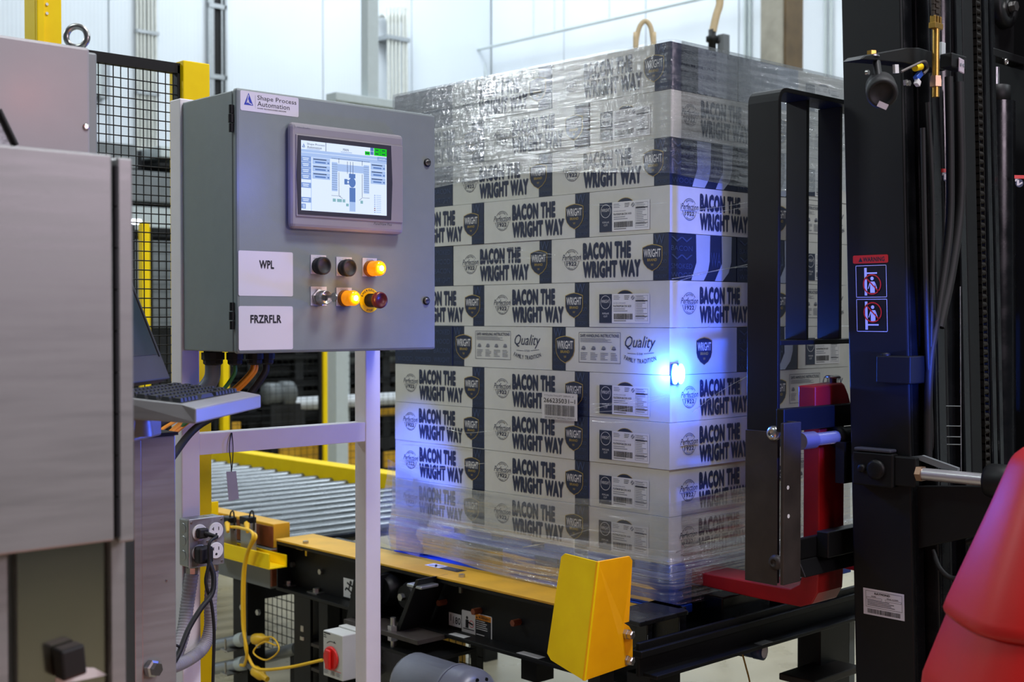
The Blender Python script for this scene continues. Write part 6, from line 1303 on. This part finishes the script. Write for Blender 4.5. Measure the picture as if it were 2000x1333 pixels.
# rating plate low on the mast
a, b = on_mast(1686, 1196), on_mast(1766, 1210); wd = a.y - b.y; ht = on_mast(1700, 1148).z - on_mast(1700, 1199).z
p = Print(); p.rect(0, wd, 0, ht, LABEL, 1); p.frame(wd * .06, wd * .95, ht * .30, ht * .92, 0.0007, INK, 2); p.text('RAYMOND', wd * .28, wd * .66, ht * .80, ht * .88, INK, 2, 0.04); p.text('MODEL', wd * .2, wd * .32, ht * .70, ht * .74, INK, 2); p.text('SERIAL NUMBER', wd * .58, wd * .86, ht * .70, ht * .74, INK, 2); p.frame(wd * .08, wd * .46, ht * .60, ht * .68, 0.0006, INK, 2); p.frame(wd * .54, wd * .93, ht * .60, ht * .68, 0.0006, INK, 2); p.lines(wd * .10, wd * .92, ht * .33, ht * .57, 4, INK, 2); p.barcode(wd * .10, wd * .92, ht * .07, ht * .24, INK, 2, 44, 8)
p.place('rating_plate', T, on_mast(1687, 1199), (0, -1, 0), tilt, 'white rating plate with barcode')
for px, py, s_ in ((1849, 340, 0), (1991, 352, 0)):
    yq = (yc - 0.03) if px < 1900 else (yd - 0.02); q = aY(px, py, yq); p = Print(); p.rect(-0.014, 0.014, 0.004, 0.013, REDK); p.rect(-0.012, -0.002, -0.004, 0.003, LABEL); p.disc(0, -0.008, 0.011, 0.011, mat('navy_plastic', '14294f'), 1, 16); p.rect(-0.007, -0.001, -0.014, 0.0, LABEL, 2); p.line((-0.002, -0.012), (0.008, -0.006), 0.004, LABEL, 2)
    p.place('small_decal', T, q, (0.8, -0.6, 0), ZU)
# hose clamp block across the mast
ym = 1.515; a, b = aY(1690, 694, ym - 0.07), aY(1832, 745, ym - 0.07)
q0 = on_mast(1690, 720); 
MB().box(MX - 0.045, MX + 0.13, ym - 0.045, ym - 0.005, aY(1760, 746, ym - 0.045).z, aY(1760, 696, ym - 0.045).z).build('clamp_block', BLACK, T, 0.003) if False else None
za, zb_ = on_mast(1740, 748).z, on_mast(1740, 695).z
MB().box(MX - 0.03, MX + 0.10, 1.51 + DM, 1.60 + DM, za, zb_).build('clamp_block', BLACK, T, 0.003)
q = aY(1823, 731, 1.508 + DM); MB().lathe(q, (0, -1, 0), [(0.007, -0.003), (0.007, 0.004), (0.004, 0.006)], 12).build('clamp_bolt', ZINC, T); q = aY(1817, 762, 1.515 + DM); p = Print(); p.rect(-0.008, 0.008, -0.014, 0.014, LABEL); p.place('clamp_label', T, q, XU, ZU)
MB().lathe(V((MX - 0.012, 1.585 + DM, zb_ - 0.001)), (0, 0, 1), [(0.012, 0), (0.012, 0.006), (0.008, 0.008)], 12).build('clamp_cap', BLACK, T)
# tilt cylinder with its anchor plate
zc2 = on_mast(1715, 915).z
MB().box(MX - 0.028, MX - 0.001, 1.555 + DM, 1.665 + DM, zc2 - 0.042, zc2 + 0.04).build('anchor_plate', BLACK, T, 0.004); MB().box(MX - 0.02, MX - 0.001, 1.50 + DM, 1.556 + DM, zc2 - 0.035, zc2 + 0.035).build('clevis', BLACK, T, 0.003)
MB().box(MX - 0.03, MX + 0.0, 1.56 + DM, 1.66 + DM, zc2 + 0.042, zc2 + 0.05).build('weld_bead', mat('blue_grey_weld', '3b3e4c', 0.6), T, 0.003)
for dy, r in ((0.0, 0.024), (0.038, 0.010)): MB().lathe((MX - 0.028, 1.598 + DM + dy, zc2), (-1, 0, 0), [(r, 0), (r, 0.008), (r * .7, 0.011), (r * .3, 0.011)], 18).build('pivot_pin', BLACK, T)
rx = MX - 0.008
r0, r1, r2 = aX(1790, 925, rx), aX(1935, 937, rx), aX(2100, 955, rx)
dr = V((0, -1, (r1.z - r0.z) / (r0.y - r1.y))).normalized()
MB().hexnut(V((rx, 1.50 + DM, r0.z)) , dr, 0.019, 0.014).build('lock_nut', mat('copper_nut', 'a8866e'), T); MB().cyl(V((rx, 1.486 + DM, r0.z)), V((rx, 1.466 + DM, r0.z)), 0.013, 10).build('rod_neck', BRASS, T)
y_a, y_b = aX(1815, 925, rx).y, aX(1930, 937, rx).y
MB().cyl(V((rx, 1.49 + DM, r0.z)), V((rx, y_b - 0.02, r0.z - 0.0)), 0.0145, 22).build('tilt_rod', mat('bright_rod_steel', 'd4d2d4', 0.25, 0.7), T)
MB().lathe(V((rx, y_b, r0.z)), (0, -1, 0), [(0.02, -0.005), (0.036, 0.0), (0.039, 0.008), (0.039, 0.06), (0.034, 0.065), (0.034, 0.6)], 26).build('tilt_cylinder', BLACK, T)
MB().prism([aX(1778, 893, MX), aX(1800, 890, MX), aX(1870, 915, MX), aX(1870, 921, MX), aX(1835, 915, MX)], (0.012, 0, 0)).build('stay_strap', MIDG, T)
MB().prism([aX(1777, 950, MX + 0.03), aX(2060, 950, MX + 0.03), aX(2060, 1010, MX + 0.03), aX(1935, 1042, MX + 0.03), aX(1777, 1076, MX + 0.03)], (0.02, 0, 0)).build('gusset_plate', BLACK, T, 0.003)
MB().tube(spline([aX(1822, 1075, MX + 0.06), aX(1835, 1110, MX + 0.05), aX(1860, 1130, MX + 0.05), aX(1895, 1122, MX + 0.05), aX(1930, 1085, MX + 0.05)], 6), 0.006, 8).build('hydraulic_hose', RUBBER, T)
m = MB(); pts = spline([aX(1890, 1060, MX + 0.06), aX(1915, 1052, MX + 0.055), aX(1945, 1050, MX + 0.05)], 10); m.tube(pts, [0.008 + 0.0015 * (i % 2) for i in range(len(pts))], 10); m.build('ribbed_hose', RUBBER, T)
# truck body behind the mast
box('body', BLACK, T, MX + 0.10, 3.5, 0.3, 1.36, 0.05, 1.0, 0.02); box('mast_crossmember', BLACK, T, MX + 0.06, 3.47, 1.56 + DM, 1.62 + DM, 0.60, 0.72); box('far_mast_upright', BLACK, T, 3.40, 3.46, 1.50, 1.70, 0.0, 3.2, 0.004); box('mast_crossmember', BLACK, T, MX + 0.06, 3.47, 1.62 + DM, 1.66 + DM, 2.6, 2.75); box('carriage_plate', BLACK, T, 2.95, 3.35, 1.70, 1.80, 0.90, 1.26)
for xx in (MX + 0.12, 3.35):
    MB().lathe((xx, 0.7, 0.15), (1, 0, 0), [(0.13, 0), (0.15, 0.01), (0.15, 0.11), (0.13, 0.12)], 24).build('wheel', RUBBER, T)
# red moulded cover in the right foreground
t = thing('plastic_cover', 'large red moulded plastic cover with an overlapping skirt at lower right', 'cover', aD(2080, 1300, 2.2).xy.to_3d())
RD = 2.2
def shell(prof, name, cpx):
    m = MB(); vs = []; n = 36
    for px, py, k_ in prof:
        q = aD(px, py, RD); c_ = aD(cpx, py, RD); R_x = (c_ - q).dot(RGT)
        for j in range(n):
            a = 2 * math.pi * j / n; ca, sa = math.cos(a), math.sin(a); e = 0.62
            vs.append(c_ + RGT * (R_x * math.copysign(abs(ca) ** e, ca)) + FWD * (R_x * 0.8 * math.copysign(abs(sa) ** e, sa)))
    L_ = len(prof)
    m.add(vs, [(i * n + j, (i + 1) * n + j, (i + 1) * n + (j + 1) % n, i * n + (j + 1) % n) for i in range(L_ - 1) for j in range(n)], 0, True); m.add(vs[:n], [tuple(range(n))], 0); m.add(vs[-n:], [tuple(range(n - 1, -1, -1))], 0)
    return m.build(name, REDP, t)
shell([(2010, 880, 0), (1996, 892, 0), (1990, 900, 0), (1984, 912, 0), (1950, 1000, 0), (1900, 1122, 0), (1872, 1190, 0), (1866, 1208, 0), (1868, 1216, 0), (1876, 1219, 0)], 'upper_shell', 2110)
shell([(1880, 1205, 0), (1872, 1222, 0), (1836, 1322, 0), (1828, 1345, 0), (1822, 1400, 0), (1822, 2290, 0)], 'lower_skirt', 2110)
q = aD(1825, 1335, RD);
